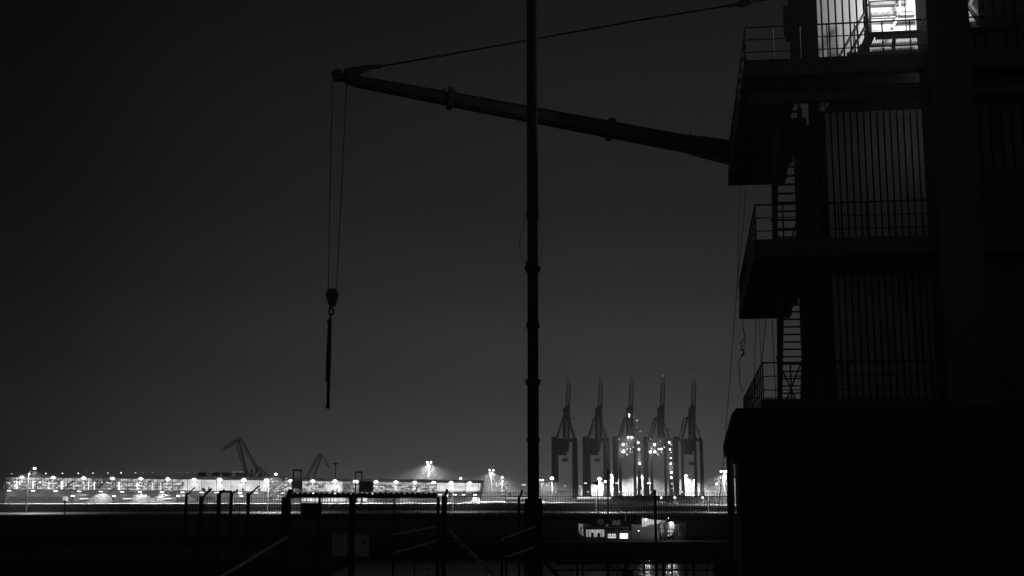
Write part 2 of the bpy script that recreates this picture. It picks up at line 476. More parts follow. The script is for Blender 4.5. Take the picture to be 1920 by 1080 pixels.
# big box column and what stands right of it
b = MB(); uc0 = U(1755, 335, -.6); uc1 = U(1828, 200, -.6)
b.box((uc0, -.6, 0), (uc1, .75, ZT + 1))
for y in (335, 418, 30): b.box((uc0 - .012, -.615, Z(1760, y, -.6)), (uc1 + .012, .76, Z(1760, y, -.6) + .03))
for y in (100, 230, 520, 640):
    b.box((uc0 + .08, -.612, Z(1760, y, -.6)), (uc0 + .11, -.6, Z(1760, y, -.6) + .6))
TB(b, 'column', M['column'])
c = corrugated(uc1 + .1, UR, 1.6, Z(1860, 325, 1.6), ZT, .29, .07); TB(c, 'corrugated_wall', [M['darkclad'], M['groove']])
b = MB(); b.box((uc1 + .1, 1.62, 0), (UR, 1.8, Z(1860, 326, 1.6)))
b.box((uc1 + .05, 1.4, Z(1860, 338, 1.6)), (UR, 1.6, Z(1860, 325, 1.6))); b.box((uc1 + .05, 1.5, Z(1860, 372, 1.6)), (UR, 1.6, Z(1860, 365, 1.6)))
b.box((uc1 - .2, 1.1, Z(1860, 62, 1.6)), (UR, 1.5, Z(1860, 50, 1.6)))
TB(b, 'wall_frame', M['steel'])
b = MB()
b.bar(RL(1816, 12, .9), RL(1834, 40, .9), .09, .09); b.bar(RL(1850, 15, .9), RL(1832, 45, .9), .09, .09); TB(b, 'brace', M['steel'])
b = MB(); b.bar(RL(1812, 20, 1.0), RL(1826, -8, 1.0), .08, .08); TB(b, 'brace', M['steel'])
b = MB(); b.box((U(1812, 20, 1.2), 1.25, Z(1820, 48, 1.2)), (U(1835, 20, 1.2), 1.3, Z(1820, -10, 1.2))); TB(b, 'lamp_board', M['white'])
# the working lamp
fl = thing('floodlight', None, None); fl.parent = tower
lp = RL(1706, -26, V_WALL - 1.3)
b = MB(); b.box((lp.x - .18, lp.y - .1, lp.z), (lp.x + .18, lp.y + .14, lp.z + .26)); b.tube([(lp.x, lp.y, lp.z + .26), (lp.x, lp.y, ZT + .4)], .03, 6); TB(b, 'lamp_housing', M['steel'], fl)
b = MB(); b.box((lp.x - .15, lp.y - .08, lp.z - .02), (lp.x + .15, lp.y + .12, lp.z - .003)); TB(b, 'lamp_lens', E['lamp'], fl)
def tl(loc, power, kind='POINT', **k):
    o = lamp_light(tower, (0, 0, 0), power, kind, **k); o.location = loc; o.parent = fl; return o
tl((lp.x, lp.y, lp.z - .2), 330, rad=.12)
f3 = thing('unseen_lamp', None, None); f3.parent = tower  # lamp added out of view to brighten the white board
q = RL(1842, -14, .7); b = MB(); b.box((q.x - .1, q.y - .06, q.z), (q.x + .1, q.y + .06, q.z + .1)); b.tube([(q.x, q.y, q.z + .1), (q.x, q.y, ZT + .35)], .015, 6); TB(b, 'lamp_housing', M['steel'], f3)
b = MB(); b.box((q.x - .08, q.y - .05, q.z - .04), (q.x + .08, q.y + .05, q.z - .003)); TB(b, 'lamp_lens', E['dim'], f3)
o = lamp_light(tower, (0, 0, 0), 9, 'SPOT', rad=.08, angle=110, aim=(-.7, .5, -.5)); o.location = (q.x - .12, q.y, q.z - .1); o.parent = f3
# a roof carrying the lamp
b = MB(); b.box((ul3, 2.2, ZT + .3), (UR, V_BACK, ZT + .45)); TB(b, 'upper_floor', M['steel'])
# small unseen lamp under the top platform, it grazes the wall from the right
f2 = thing('unseen_lamp', None, None); f2.parent = tower
q = Vector((U(1748, 168, 2.2), 2.3, z3 - .6))
b = MB(); b.box((q.x - .12, q.y - .06, q.z), (q.x + .12, q.y + .06, q.z + .1)); b.tube([(q.x, q.y, q.z + .1), (q.x, q.y, z3 - .07)], .015, 6); TB(b, 'lamp_housing', M['steel'], f2)
b = MB(); b.box((q.x - .1, q.y - .05, q.z - .05), (q.x + .1, q.y + .05, q.z - .003)); TB(b, 'lamp_lens', E['dim'], f2)
o = lamp_light(tower, (0, 0, 0), 1.6, rad=.1); o.location = (q.x, q.y, q.z - .15); o.parent = f2; o.data.energy = 4.5

# ---- black machine housing in front of the tower's foot
VB = -3.2
b = MB()
ub0 = U(1389, 900, VB); zt = Z(1400, 765, VB)
b.box((ub0, VB, -.02), (UR, -.62, zt - .0))
hs = thing('machine_housing', 'black windowless machine housing with sloping roof edge at the foot of the tower', 'housing', TO)
hs.rotation_euler = (0, 0, ROT)
TB(b, 'body', M['boxpaint'], hs)
b = MB()
e0 = RL(1380, 765, VB); e1 = RL(1360, 832, VB + .8); e2 = RL(1362, 852, VB + .8)
pf = [Vector((ub0 - .01, VB + .0, zt)), Vector((ub0 - .01, VB, zt - 1.3)), Vector((e2.x, VB, e2.z)), Vector((e1.x, VB, e1.z)), Vector((e0.x, VB, zt))]
b.prism(pf, (0, 2.4, 0)); TB(b, 'roof_edge', M['boxpaint'], hs)
for i, px in enumerate((1373, 1384)):
    b = MB(); u = U(px, 900, VB + .2)
    b.tube([(u, VB + .2, 0), (u, VB + .2, Z(px, 845, VB + .2))], .045, 10)
    for y in (868, 885, 1005): b.tube([(u, VB + .2, Z(px, y, VB + .2)), (u, VB + .2, Z(px, y, VB + .2) + .04)], .062, 10)
    TB(b, 'downpipe', M['galv'], hs)
b = MB(); p = RL(1366, 895, VB + .3); b.box((p.x - .04, p.y - .05, p.z - .06), (p.x + .1, p.y + .05, p.z + .07)); b.box((p.x + .06, p.y - .02, p.z - .02), (ub0, p.y + .02, p.z + .02)); TB(b, 'bracket_box', M['black'], hs)
b = MB(); b.box((U(1364, 900, VB+.6), VB + .5, 0), (U(1370, 900, VB+.6), VB + .9, Z(1366, 848, VB + .6))); TB(b, 'corner_post', M['black'], hs)
b = MB()
b.box((ub0 + .5, VB - .012, .4), (ub0 + 1.4, VB - .002, 2.3)); b.box((ub0 + 2.2, VB - .012, .9), (ub0 + 3.4, VB - .002, 1.9)); TB(b, 'hatch', M['black'], hs)

# loose ropes hanging beside the tower
def hang(name, pts, d, r, label, grp='ropes hanging beside the tower', n=6):
    b = MB(); b.tube([P(x, y, d) for x, y in pts], r, n)
    o = b.build(name, M['rope'], off='own'); tag(o, label, 'rope', grp); return o
hang('hanging_rope', [(1399, 352), (1393, 430), (1385, 500), (1377, 600), (1371, 680), (1363, 780), (1357, 860), (1349, 935), (1344, 990)], 44, .011, 'longest thin rope slanting from the top platform down to the fence')
hang('hanging_rope', [(1387, 352), (1386, 400), (1384, 470), (1383, 540)], 44, .008, 'thin rope hanging between the top and middle platforms left of the stairs')
hang('hanging_rope', [(1419, 580), (1416, 640), (1415, 700), (1415, 760)], 43, .010, 'plumb rope under the middle platform beside the snagged chain')
hang('hanging_rope', [(1439, 578), (1433, 630), (1428, 682)], 43, .014, 'rope slanting left from the middle platform to the lowest railing corner')
hang('hanging_rope', [(1424, 578), (1425, 630), (1427, 682)], 43.3, .010, 'rope meeting the slanting one at the lowest railing corner')
hang('hanging_rope', [(1447, 578), (1450, 650), (1455, 755)], 43, .013, 'rope hanging closest to the open stairs under the middle platform')
b = MB(); D = 42
b.tube([P(x, y, D) for x, y in [(1394, 580), (1393, 600), (1393, 612)]], .01, 6)
b.tube([P(x, y, D) for x, y in [(1393, 612), (1397, 635), (1395, 650), (1391, 655), (1389, 645), (1394, 634)]], .017, 6)
b.tube([P(x, y, D) for x, y in [(1391, 655), (1394, 660), (1390, 668), (1388, 675), (1385, 685), (1387, 700), (1387, 718), (1393, 734)]], .014, 6)
ch = b.build('chain', M['rope'], off='own'); tag(ch, 'kinked chain with a hook dangling below the middle platform', 'chain')
b = MB(); b.tube([P(x, y, D) for x, y in [(1389, 655), (1394, 657), (1395, 663), (1391, 668)]], .03, 6); b.build('hook', M['black'], ch)

# ================================================================== telescopic crane boom
BD = 41.0
A = P(1400, 294, 44); T = P(634, 141, BD)
cr_ = thing('crane_boom', 'long dark telescopic crane boom reaching left from behind the tower to a sheave head', 'crane boom', A)
def seg(pa, pb, wa, wb, name, par, m):
    """tapered box girder"""
    d = (pb - pa).normalized(); a = d.cross(Vector((0, 0, 1))).normalized(); h = a.cross(d).normalized()
    b = MB(); vs = []
    for p, w in ((pa, wa), (pb, wb)):
        for sx, sz in ((-.5, -.28), (-.28, -.5), (.28, -.5), (.5, -.28), (.5, .28), (.28, .5), (-.28, .5), (-.5, .28)):
            vs.append(p + a * sx * w * .8 + h * sz * w)
    b.add(vs, [tuple(range(8))[::-1], tuple(range(8, 16))] + [(i, (i+1) % 8, 8 + (i+1) % 8, 8 + i) for i in range(8)])
    return b.build(name, m, par)
def bp_(px, up=0):   # centreline of the boom at this column
    y = 151 + (px - 660) * (286 - 151) / (1370 - 660)
    t = (px - 634) / (1400 - 634)
    return P(px, y - up, BD + (44 - BD) * t)
s3 = seg(bp_(1425), bp_(1290), .98, .66, 'boom_section', cr_, M['boom'])
s2 = seg(bp_(1292), bp_(842), .62, .50, 'boom_section', cr_, M['boom'])
s1 = seg(bp_(845), bp_(668), .47, .40, 'boom_section', cr_, M['boom'])
s0 = seg(bp_(668), P(634, 142, BD), .40, .24, 'boom_head', cr_, M['boom'])
for px, w in ((845, .6), (1145, .68)):
    b = MB(); c0 = bp_(px); d = (bp_(px + 10) - c0).normalized(); a = d.cross(Vector((0, 0, 1))).normalized(); h = a.cross(d)
    b.hexa([c0 + d*sx*.1 + a*sy*w*.48 + h*sz*w*.50 for sx, sy, sz in ((-1,-1,-1),(1,-1,-1),(1,1,-1),(-1,1,-1),(-1,-1,1),(1,-1,1),(1,1,1),(-1,1,1))])
    b.build('boom_collar', M['steel'], cr_)
for px in (833, 981, 1134, 1294):
    b = MB(); c0 = bp_(px, 13 if px < 1200 else 17); b.bar(c0 - Vector((0, 0, .08)), c0 + Vector((0, 0, .10)), .06, .06); b.build('rope_guide', M['steel'], cr_)
for px in (845, 1145):
    b = MB(); c0 = bp_(px, 17); b.tube([c0 + Vector((.075*math.cos(t), 0, .075*math.sin(t) + .03)) for t in [i*math.pi/5 for i in range(11)]], .028, 6); b.bar(c0 - Vector((0,0,.12)), c0 - Vector((0,0,.03)), .05, .05)
    b.build('rope_guide', M['steel'], cr_)
b = MB(); c0 = P(633, 141, BD); b.tube([c0 - Vector((0, .16, 0)), c0 + Vector((0, .16, 0))], .20, 20); b.tube([c0 - Vector((0, .2, 0)), c0 + Vector((0, .2, 0))], .06, 10)
b.build('sheave', M['steel'], cr_)
# small jib bracket and pendant
b = MB(); b.bar(P(645, 134, BD), P(690, 126, BD), .10, .16); b.bar(P(685, 126, BD), P(714, 124.5, BD), .12, .12); b.bar(P(660, 141, BD), P(688, 130, BD), .09, .14); b.bar(P(690, 128, BD), P(690, 142, BD), .03, .03)
b.build('pendant_bracket', M['steel'], cr_)
b = MB(); b.tube([P(712, 124.5, BD), P(840, 102.5, BD + .4), P(980, 77.5, BD + .9), P(1200, 37.5, BD + 1.8), P(1370, 10, BD + 2.4)], .035, 6); b.build('pendant_rope', M['rope'], cr_)
b = MB(); b.bar(P(1364, 11, 43.4), P(1388, 8, 43.5), .10, .10); b.ball(P(1390, 6, 43.5), .17, n=8); b.bar(P(1390, 8, 43.5), P(1404, 3, 43.6), .20, .24); b.tube([P(1400, 4, 43.6), P(1470, -3, 44)], .03, 6)
b.build('rope_socket', M['steel'], cr_)
b = MB(); b.tube([P(624, 145, BD), P(619, 340, BD), P(615.5, 542, BD)], .014, 6); b.tube([P(650, 152, BD), P(641, 340, BD), P(631, 542, BD)], .014, 6)
b.tube([P(648, 148, BD), P(650, 152, BD), P(649, 170, BD)], .04, 8, r1=.015)
b.build('hoist_rope', M['rope'], cr_)
# hook block
hb = thing('hook_block', 'rounded crane hook block hanging on two ropes below the boom head', 'hook block', P(622, 590, BD))
b = MB(); prof = [(615, 540.5), (629, 540.5), (634, 550), (633, 558), (628, 572), (624, 574.5), (617, 573), (612, 561), (610, 551)]
b.prism([P(x, y, BD - .09) for x, y in prof], (0, .18, 0)); b.build('cheek_plate', M['steel'], hb)
b = MB(); c0 = P(622, 553, BD); b.tube([c0 - Vector((0, .13, 0)), c0 + Vector((0, .13, 0))], .07, 12); b.build('axle', M['black'], hb)
b = MB(); b.tube([P(x, y, BD) for x, y in [(621, 574), (621.5, 578), (625, 582), (625, 588), (621, 590.5), (618, 588), (617.5, 584)]], .042, 8); b.tube([P(x, y, BD) for x, y in [(617.5, 584), (617, 578), (620, 574)]], .03, 8); b.build('hook', M['black'], hb)
# slings
sg = thing('lifting_sling', 'bundle of dark lifting slings hanging straight from the hook', 'sling', P(615, 765, BD))
def ribbon(pts, w, t, par, name, dy=0):
    b = MB()
    for (p, q) in zip(pts, pts[1:]):
        b.bar(P(p[0], p[1], BD + dy), P(q[0], q[1] + .5, BD + dy), t, w)
    return b
b = MB(); b.tube([P(x, y, BD) for x, y in [(619, 590), (617.5, 593), (620, 597), (621, 592.5), (619, 590)]], .022, 6); b.build('shackle', M['black'], sg)
b = MB(); b.tube([P(x, y, BD) for x, y in [(619.5, 597), (618.5, 640), (617.5, 690), (615.5, 730), (615, 757)]], .052, 8); b.tube([P(615.3, 757, BD), P(614.2, 766, BD)], .06, 8, r1=.08); b.build('strap', M['black'], sg)
b = MB(); b.tube([P(x, y, BD - .08) for x, y in [(617, 600), (615, 640), (613.5, 680), (612, 716)]], .038, 8); b.ball(P(616.5, 603, BD - .08), .07); b.build('strap', M['black'], sg)

# ================================================================== vertical mast in the middle
MD = 30.0
base = G(1000, 1300, 0); base = Vector((P(1000, 925, MD).x, MD, 0))
ms = thing('crane_mast', 'black upright telescopic mast with ring collars standing behind the fence', 'mast', base)
def mz(y): return P(1000, y, MD).z
X0 = base.x
b = MB()
b.tube([(X0, MD, mz(950)), (X0, MD, mz(720))], .138, 16); b.tube([(X0, MD, mz(720)), (X0, MD, mz(500))], .132, 16); b.tube([(X0, MD, mz(500)), (X0, MD, mz(395))], .132, 16); b.tube([(X0, MD, mz(395)), (X0, MD, 19)], .138, 16)
b.build('pole', M['black'], ms)
b = MB()
for y, r, h in ((720, .175, 4), (716, .165, 8), (612, .165, 7), (608, .155, 9), (507, .178, 6), (505, .165, 10), (397, .158, 3), (404, .15, 10), (825, .16, 6), (940, .21, 10)):
    z = mz(y); b = MB(); b.tube([(X0, MD, z - h * .0065), (X0, MD, z + h * .0065)], r, 16)
    if y in (505, 716):
        for s in (-1, 1): b.bar((X0 + s*.12, MD, mz(y + 6)), (X0 + s * .19, MD, mz(y - 4)), .05, .05)
    b.build('collar', M['black'], ms)
b = MB(); b.tube([(X0, MD, 0), (X0, MD, mz(945))], .225, 16); b.box((X0 - .5, MD - .5, 0), (X0 + .5, MD + .5, .5)); b.build('base', M['black'], ms)
b = MB(); k = (MD / F)
b.tube([P(x, y, MD) for x, y in [(987, 402), (983, 418), (977, 438), (974, 455), (975, 470), (979, 482), (986, 493)]], .006, 5); b.tube([P(988, 490, MD), P(988, 500, MD)], .03, 6)
b.tube([P(x, y, MD) for x, y in [(1010, 404), (1013, 425), (1016, 445), (1017, 462), (1014, 478), (1009, 490)]], .006, 5)
b.build('cable', M['rope'], ms)

# ================================================================== near fence, gate and railings
FD = 25.0
def fx(px, d=FD): return (px - 960) / (F * 1.0138) * d
def fz(py, d=FD): return P(960, py, d).z
def fpost(par, px, top, d, w, arm=None, name='post'):
    b = MB(); x = fx(px, d)
    b.box((x - w/2, d - w/2, 0), (x + w/2, d + w/2, fz(top, d)))
    if arm:
        b.bar((x, d, fz(top, d) - .06), (fx(arm[0], d), d, fz(arm[1], d)), w * .5, w * .5)
    return b.build(name, M['black'], par)
def mesh_panel(par, pa, pb, top, d, spikes=True, step=.05, r=.0035, bottom=.1):
    b = MB(); x0 = fx(pa, d); x1 = fx(pb, d); n = max(2, int((x1 - x0) / step))
    zt = fz(top, d)
    for i in range(n + 1):
        x = x0 + (x1 - x0) * i / n; b.bar((x, d, bottom), (x, d, zt + (.03 if spikes else 0)), r*2)
    z = bottom
    while z < zt: b.bar((x0, d + .008, z), (x1, d + .008, z), r*2); z += .2
    return b.build('mesh_panel', M['black'], par)
fe = thing('security_fence', 'dark steel mesh fence with spiked top running right of the gate past the mast', 'fence', (fx(1100), FD, 0))
for px, top, w, arm in ((833, 930, .10, (838.5, 917)), (973, 931, .055, (979, 918)), (1228, 918, .05, None), (1370, 922, .06, None)):
    fpost(fe, px, top, FD, w, arm)
for a, b2 in ((838, 972), (975, 1226), (1230, 1368)): mesh_panel(fe, a, b2, 925, FD)
b = MB(); b.bar((fx(838), FD + .02, fz(1018)), (fx(1370), FD + .02, fz(1018)), .02, .02); b.bar((fx(838), FD + .02, fz(931)), (fx(1370), FD + .02, fz(931)), .014, .014); b.build('rail', M['black'], fe)
b = MB(); b.bar((fx(838), FD + .05, fz(990)), (fx(935), FD + .6, fz(1092)), .05, .05); b.build('strut', M['bar'], fe)
fl_ = thing('security_fence', 'mesh fence with outward leaning post tips running left of the gate', 'fence', (fx(455), FD, 0))
fpost(fl_, 378, 930, FD, .07, (397, 915.5)); fpost(fl_, 466, 924, FD, .065, (485, 911))
mesh_panel(fl_, 380, 464, 932, FD, False); mesh_panel(fl_, 468, 530, 932, FD, False)
b = MB(); b.tube([(fx(541), FD - .1, fz(1008)), (fx(420), FD - .1, fz(1083))], .028, 8)
p0 = Vector((fx(541), FD - .1, fz(1008))); p1 = Vector((fx(420), FD - .1, fz(1083)))
for i in range(40):
    q = p0.lerp(p1, i / 40); b.ball(q, .04, n=6)
b.build('strut', M['bar'], fl_)
ff = thing('security_fence', 'further fence section with short leaning tips behind the left fence', 'fence', (fx(400, 38), 36.5, 0))
fpost(ff, 350, 925, 36.5, .07, (365, 914)); fpost(ff, 411, 924, 36.5, .10, (421, 917.5)); fpost(ff, 434, 924, 36.5, .08, (446, 917.5))
b = MB(); b.box((fx(412, 36.5), 36.46, fz(924, 36.5)), (fx(434, 36.5), 36.54, fz(919.5, 36.5))); b.build('top_plate', M['black'], ff)
mesh_panel(ff, 351, 410, 926, 36.5, False, .06)
# gate
ga = thing('yard_gate', 'wide black sliding gate with a sawtooth anti climb strip along its top', 'gate', (fx(685), FD, 0))
fpost(ga, 537.5, 932, FD, .165, (546, 918)); fpost(ga, 661.5, 932, FD, .13); fpost(ga, 822, 932, FD, .06, None)
b = MB(); b.box((fx(545), FD - .03, fz(933.5)), (fx(820), FD + .03, fz(926.5))); b.box((fx(545), FD - .03, fz(968)), (fx(820), FD + .03, fz(966))); 
b.box((fx(600) - .02, FD - .02, .1), (fx(600) + .02, FD + .02, fz(932))); b.box((fx(740) - .012, FD - .02, .1), (fx(740) + .012, FD + .02, fz(932)))
b.box((fx(545), FD - .03, .1), (fx(820), FD + .03, .22)); b.build('gate_frame', M['black'], ga)
b = MB(); xa = fx(548); xb = fx(819); n = 27; st = (xb - xa) / n
for i in range(n):
    x = xa + i * st; h = fz(922.3) + random.uniform(-.006, .006)
    b.prism([(x, FD - .01, fz(927)), (x + st, FD - .01, fz(927)), (x + st * .5, FD - .01, h)], (0, .02, 0))
b.build('sawtooth_strip', M['black'], ga)
mesh_panel(ga, 546, 655, 932, FD + .04, False, .06); mesh_panel(ga, 668, 818, 932, FD + .04, False, .06)
b = MB(); b.box((fx(567), FD - .12, fz(966)), (fx(605), FD - .04, fz(943.5))); b.build('lock_box', M['black'], ga)
b = MB(); 
for y in (1018, 1027, 1035): b.box((fx(655), FD - .10, fz(y)), (fx(657.6), FD - .07, fz(y) + .05))
b.build('hinge', M['galv'], ga)
# notice boards on the gate
def board(pa, pb, ya, yb, label, rows, symbol):
    s = thing('notice_board', label, 'sign', (fx((pa + pb) / 2), FD - .09, fz(yb)))
    b = MB(); b.box((fx(pa), FD - .10, fz(yb)), (fx(pb), FD - .085, fz(ya))); b.build('panel', M['sign'], s)
    b = MB(); y = ya + 4
    for wd in rows:
        x = pa + 3
        while x < pa + 3 + wd * (pb - pa - 6):
            w = random.uniform(.8, 2.2); b.box((fx(x), FD - .104, fz(y + 1)), (fx(min(x + w, pb - 2)), FD - .1015, fz(y))); x += w + .6
        y += 3.4
    if symbol:
        c = Vector((fx(pb - 8), FD - .103, fz(ya + 15))); b.tube([c, c + Vector((0, .0015, 0))], .04, 12)
    b.build('print', M['ink'], s)
board(627, 654, 1002, 1042, 'pale notice with lines of print left of the middle gate post', (.6, .9, .8, .5, .9, .7, .9, .4), False)
board(668.5, 694.5, 1002, 1043, 'pale notice with a dark round symbol right of the middle gate post', (.7, .5), True)
# handrails
def rail_thing(label, pts_list, d, r, posts):
    o = thing('handrail', label, 'railing', (fx(pts_list[0][0][0], d), d, 0), None)
    b = MB()
    for pts in pts_list: b.tube([P(x, y, d) for x, y in pts], r, 8)
    b.build('rail', M['bar'] if posts and posts[0][2] else M['black'], o)
    for (px, top, gl) in posts:
        q = MB(); t = P(px, top, d); q.tube([(t.x, d, 0), t], r, 8); q.build('post', M['black'], o)
    return o
rail_thing('sloping double handrail between the gate and the last gate post', [[(735, 1003.5), (818, 987)], [(735, 1038.5), (818, 1014)]], 23, .016, [(738, 1003, 1), (778, 995, 1)])
rail_thing('sloping handrail of the steps left of the mast foot', [[(940, 1012), (950, 1008), (1004, 987)], [(948, 1045), (1004, 1025)]], 23.5, .018, [(941, 1011, 1), (949, 1008, 1), (1003, 988, 1)])
rr = thing('handrail', 'low black railing with upright bars crossing the lower right in front of the boat', 'railing', (fx(1210, 22), 22, 0))
b = MB(); zz_ = P(1200, 1055, 22).z
b.tube([(fx(1040, 22), 22, zz_), (fx(1380, 22), 22, zz_)], .022, 8); b.tube([(fx(1040, 22), 22, zz_ - .125), (fx(1380, 22), 22, zz_ - .125)], .014, 8); b.tube([(fx(1020, 22), 22, zz_+.02), (fx(1062, 22), 22, zz_ - .4)], .03, 8); b.build('rail', M['black'], rr)
for px, w in ((1081, .04), (1091, .03), (1138, .035), (1156, .025), (1172, .07), (1205, .025), (1241, .04), (1257, .03), (1283, .03), (1297, .035), (1321, .025), (1345, .03), (1362, .03)):
    b = MB(); x = fx(px, 22); b.bar((x, 22, 0), (x, 22, zz_ + (.09 if w > .06 else 0)), w, w); b.build('post', M['black'], rr)
b = MB(); b.box((fx(1164, 22), 21.9, zz_ - .4), (fx(1183, 22), 22.02, zz_ - .1)); b.build('junction_box', M['black'], rr)

# ================================================================== pontoon, boat
b = MB(); b.box((-64, 111, WATER - .5), (30, 115, P(960, 1016.5, 111).z))
po = thing('pontoon', 'long low black pontoon lying across the harbour basin in front of the boat', 'pontoon', (-17, 113, WATER))
b.build('hull', M['pontoon'], po)
b = MB()
for i in range(24): b = MB(); b.box((-62 + i * 4, 110.92, WATER - .3), (-61.6 + i * 4, 111 - .003, P(960, 1018, 111).z)); b.build('fender', M['pontoon'], po)
for x in (-52, -38, -24, -9, 3, 19): b = MB(); b.tube([(x, 111.6, P(960, 1016.5, 111).z), (x, 111.6, P(960, 1016.5, 111).z + .35)], .12, 8); b.tube([(x - .25, 111.6, P(960, 1016.5, 111).z + .3), (x + .25, 111.6, P(960, 1016.5, 111).z + .3)], .06, 8); b.build('bollard', M['black'], po)

shade_slab = thing('shade_slab', 'wide flat dark slab added to darken the water behind the moored boat', 'shade_slab', (0, 170, WATER))  # dark slab added over the water to make it look black
zp = P(960, 1016.5, 111).z - .25
for (x0, x1, y0, y1) in ((-160, 120, 130, 152), (-160, -70.5, 152.003, 184.997), (-62, 120, 152.003, 184.997), (-160, 120, 185, 211)): b = MB(); b.box((x0, y0, WATER - .5), (x1, y1, zp)); b.build('deck', M['pontoon'], shade_slab)
b = MB(); b.box((-160, 129.6, P(960, 1016.5, 111).z - .245), (120, 130.2, P(960, 1016.5, 111).z - .02)); b.build('kerb', M['pontoon'], shade_slab)
bg_ = thing('barge', 'flat black barge lying at the lower left in front of the pontoon', 'barge', (-30, 98, WATER))
b = MB(); z_ = WATER + .55; b.hexa([(-46, 87.5, WATER - .5), (-14, 87.5, WATER - .5), (-15, 109, WATER - .5), (-46, 109, WATER - .5), (-48, 86.5, z_), (-13, 86.5, z_), (-13.5, 110, z_), (-48, 110, z_)]); b.build('hull', M['pontoon'], bg_)
b = MB(); b.box((-40, 89, z_ + .003), (-17, 108, z_ + .5)); b.build('hatch_cover', M['pontoon'], bg_)

D = 120.0
bt = thing('moored_boat', 'small work boat with lit deckhouse and cabin windows moored behind the pontoon', 'boat', P(1180, 1030, D))
def hull_outline():
    st = [(1050, .15, 1002), (1064, .9, 1000), (1090, 1.7, 999), (1140, 2.0, 998), (1190, 2.0, 994), (1235, 1.9, 986), (1262, 1.6, 983), (1290, .9, 981)]
    return st
b = MB(); n = len(hull_outline()); vs = []
for (px, w, ty) in hull_outline():
    x = P(px, 1000, D).x; zt_ = P(px, ty, D).z; cy = D + 2.2
    vs += [Vector((x, cy - w, zt_)), Vector((x, cy - w * .75, WATER - .3)), Vector((x, cy + w * .75, WATER - .3)), Vector((x, cy + w, zt_))]
fs = []
for i in range(n - 1):
    for j in range(3): fs.append((4*i+j, 4*i+4+j, 4*i+5+j, 4*i+1+j))
    fs.append((4*i+3, 4*i+7, 4*i+4, 4*i))
fs += [(0, 1, 2, 3), (4*n-1, 4*n-2, 4*n-3, 4*n-4)]
b.add(vs, fs); b.build('hull', M['hull'], bt)
def bx(px0, px1, y0, y1, d0, d1):
    """box whose front face fills these columns and rows at distance d0"""
    a = P(px0, y1, d0); c = P(px1, y0, d0); return (a.x, d0, a.z), (c.x, d1, c.z)
b = MB(); b.box(*bx(1097, 1178, 990, 1014, D + .3, D + 3.2)); b.box(*bx(1184, 1236, 984, 1012, D + .35, D + 3.0)); b.build('deckhouse', M['hull'], bt)
b = MB(); b.box(*bx(1095, 1180, 988.5, 990.5, D + .0, D + 3.5)); b.build('deckhouse_roof', M['hull'], bt)
# open lit shelter on the fore deck: white panelled wall with two doors
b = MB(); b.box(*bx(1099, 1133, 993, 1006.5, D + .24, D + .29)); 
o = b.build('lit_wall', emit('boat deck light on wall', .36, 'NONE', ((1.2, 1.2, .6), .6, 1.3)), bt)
b = MB(); b.box(*bx(1108.5, 1113.5, 999, 1006.5, D + .2, D + .235)); b.build('door', M['glassdark'], bt); b = MB(); b.box(*bx(1120, 1125.5, 999.5, 1007, D + .2, D + .235)); b.build('door', M['glassdark'], bt)
b = MB()
for px in (1103, 1116, 1129): b.box(*bx(px - .3, px + .3, 993, 1006.5, D + .2, D + .235))
b.build('panel_joint', M['hull'], bt)
def quadp(pts, th, name, m, par=bt, d=D):
    b = MB(); b.prism([P(x, y, d) for x, y in pts], (0, th, 0)); return b.build(name, m, par)
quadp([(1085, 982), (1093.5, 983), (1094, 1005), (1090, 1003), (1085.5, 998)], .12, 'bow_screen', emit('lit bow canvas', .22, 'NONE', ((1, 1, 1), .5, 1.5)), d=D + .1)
b = MB(); b.tube([P(1085, 1000, D), P(1094, 985, D)], .04, 6); b.tube([P(1086, 983, D), P(1091, 1003, D)], .03, 6); b.build('bow_rail', M['hull'], bt)
for i, (a_, c_, y0, y1, s) in enumerate([(1140, 1154.5, 1001, 1009, 'win'), (1162.5, 1177, 1000, 1010, None)]):
    w = MB(); w.box(*bx(a_, c_, y0, y1, D + .2, D + .29)); w = w.build('window', E['win'] if s else emit('bright cabin window', 1.6), bt)
    f = MB(); f.box(*bx(a_ - .8, c_ + .8, y0 - 1, y0 - .1, D + .15, D + .29)); f.box(*bx(a_ - .8, c_ + .8, y1 + .1, y1 + 1, D + .15, D + .29))
    if s: f.box(*bx(a_, c_, 1004.5, 1005.6, D + .12, D + .195)); f.box(*bx(1146.5, 1147.5, 1001, 1004.4, D + .12, D + .195))
    f.build('window_frame', M['hull'], w)
quadp([(1094, 981), (1108, 984), (1107, 988), (1094, 988)], .5, 'deck_locker', M['hullgrey'], d=D + .6)
b = MB(); c0 = P(1126, 978.5, D + .8); b.tube([c0, c0 + Vector((0, .2, 0))], .30, 16); b.tube([c0 - Vector((0, .01, 0)), c0], .14, 16); b.build('life_ring', M['hullgrey'], bt)
quadp([(1135, 983), (1142, 982), (1142, 990), (1135, 990)], .4, 'vent_cowl', M['hullgrey'], d=D + .8)
quadp([(1148, 976), (1163, 975), (1163, 984), (1148, 985)], .4, 'deck_box', M['hullgrey'], d=D + .9)
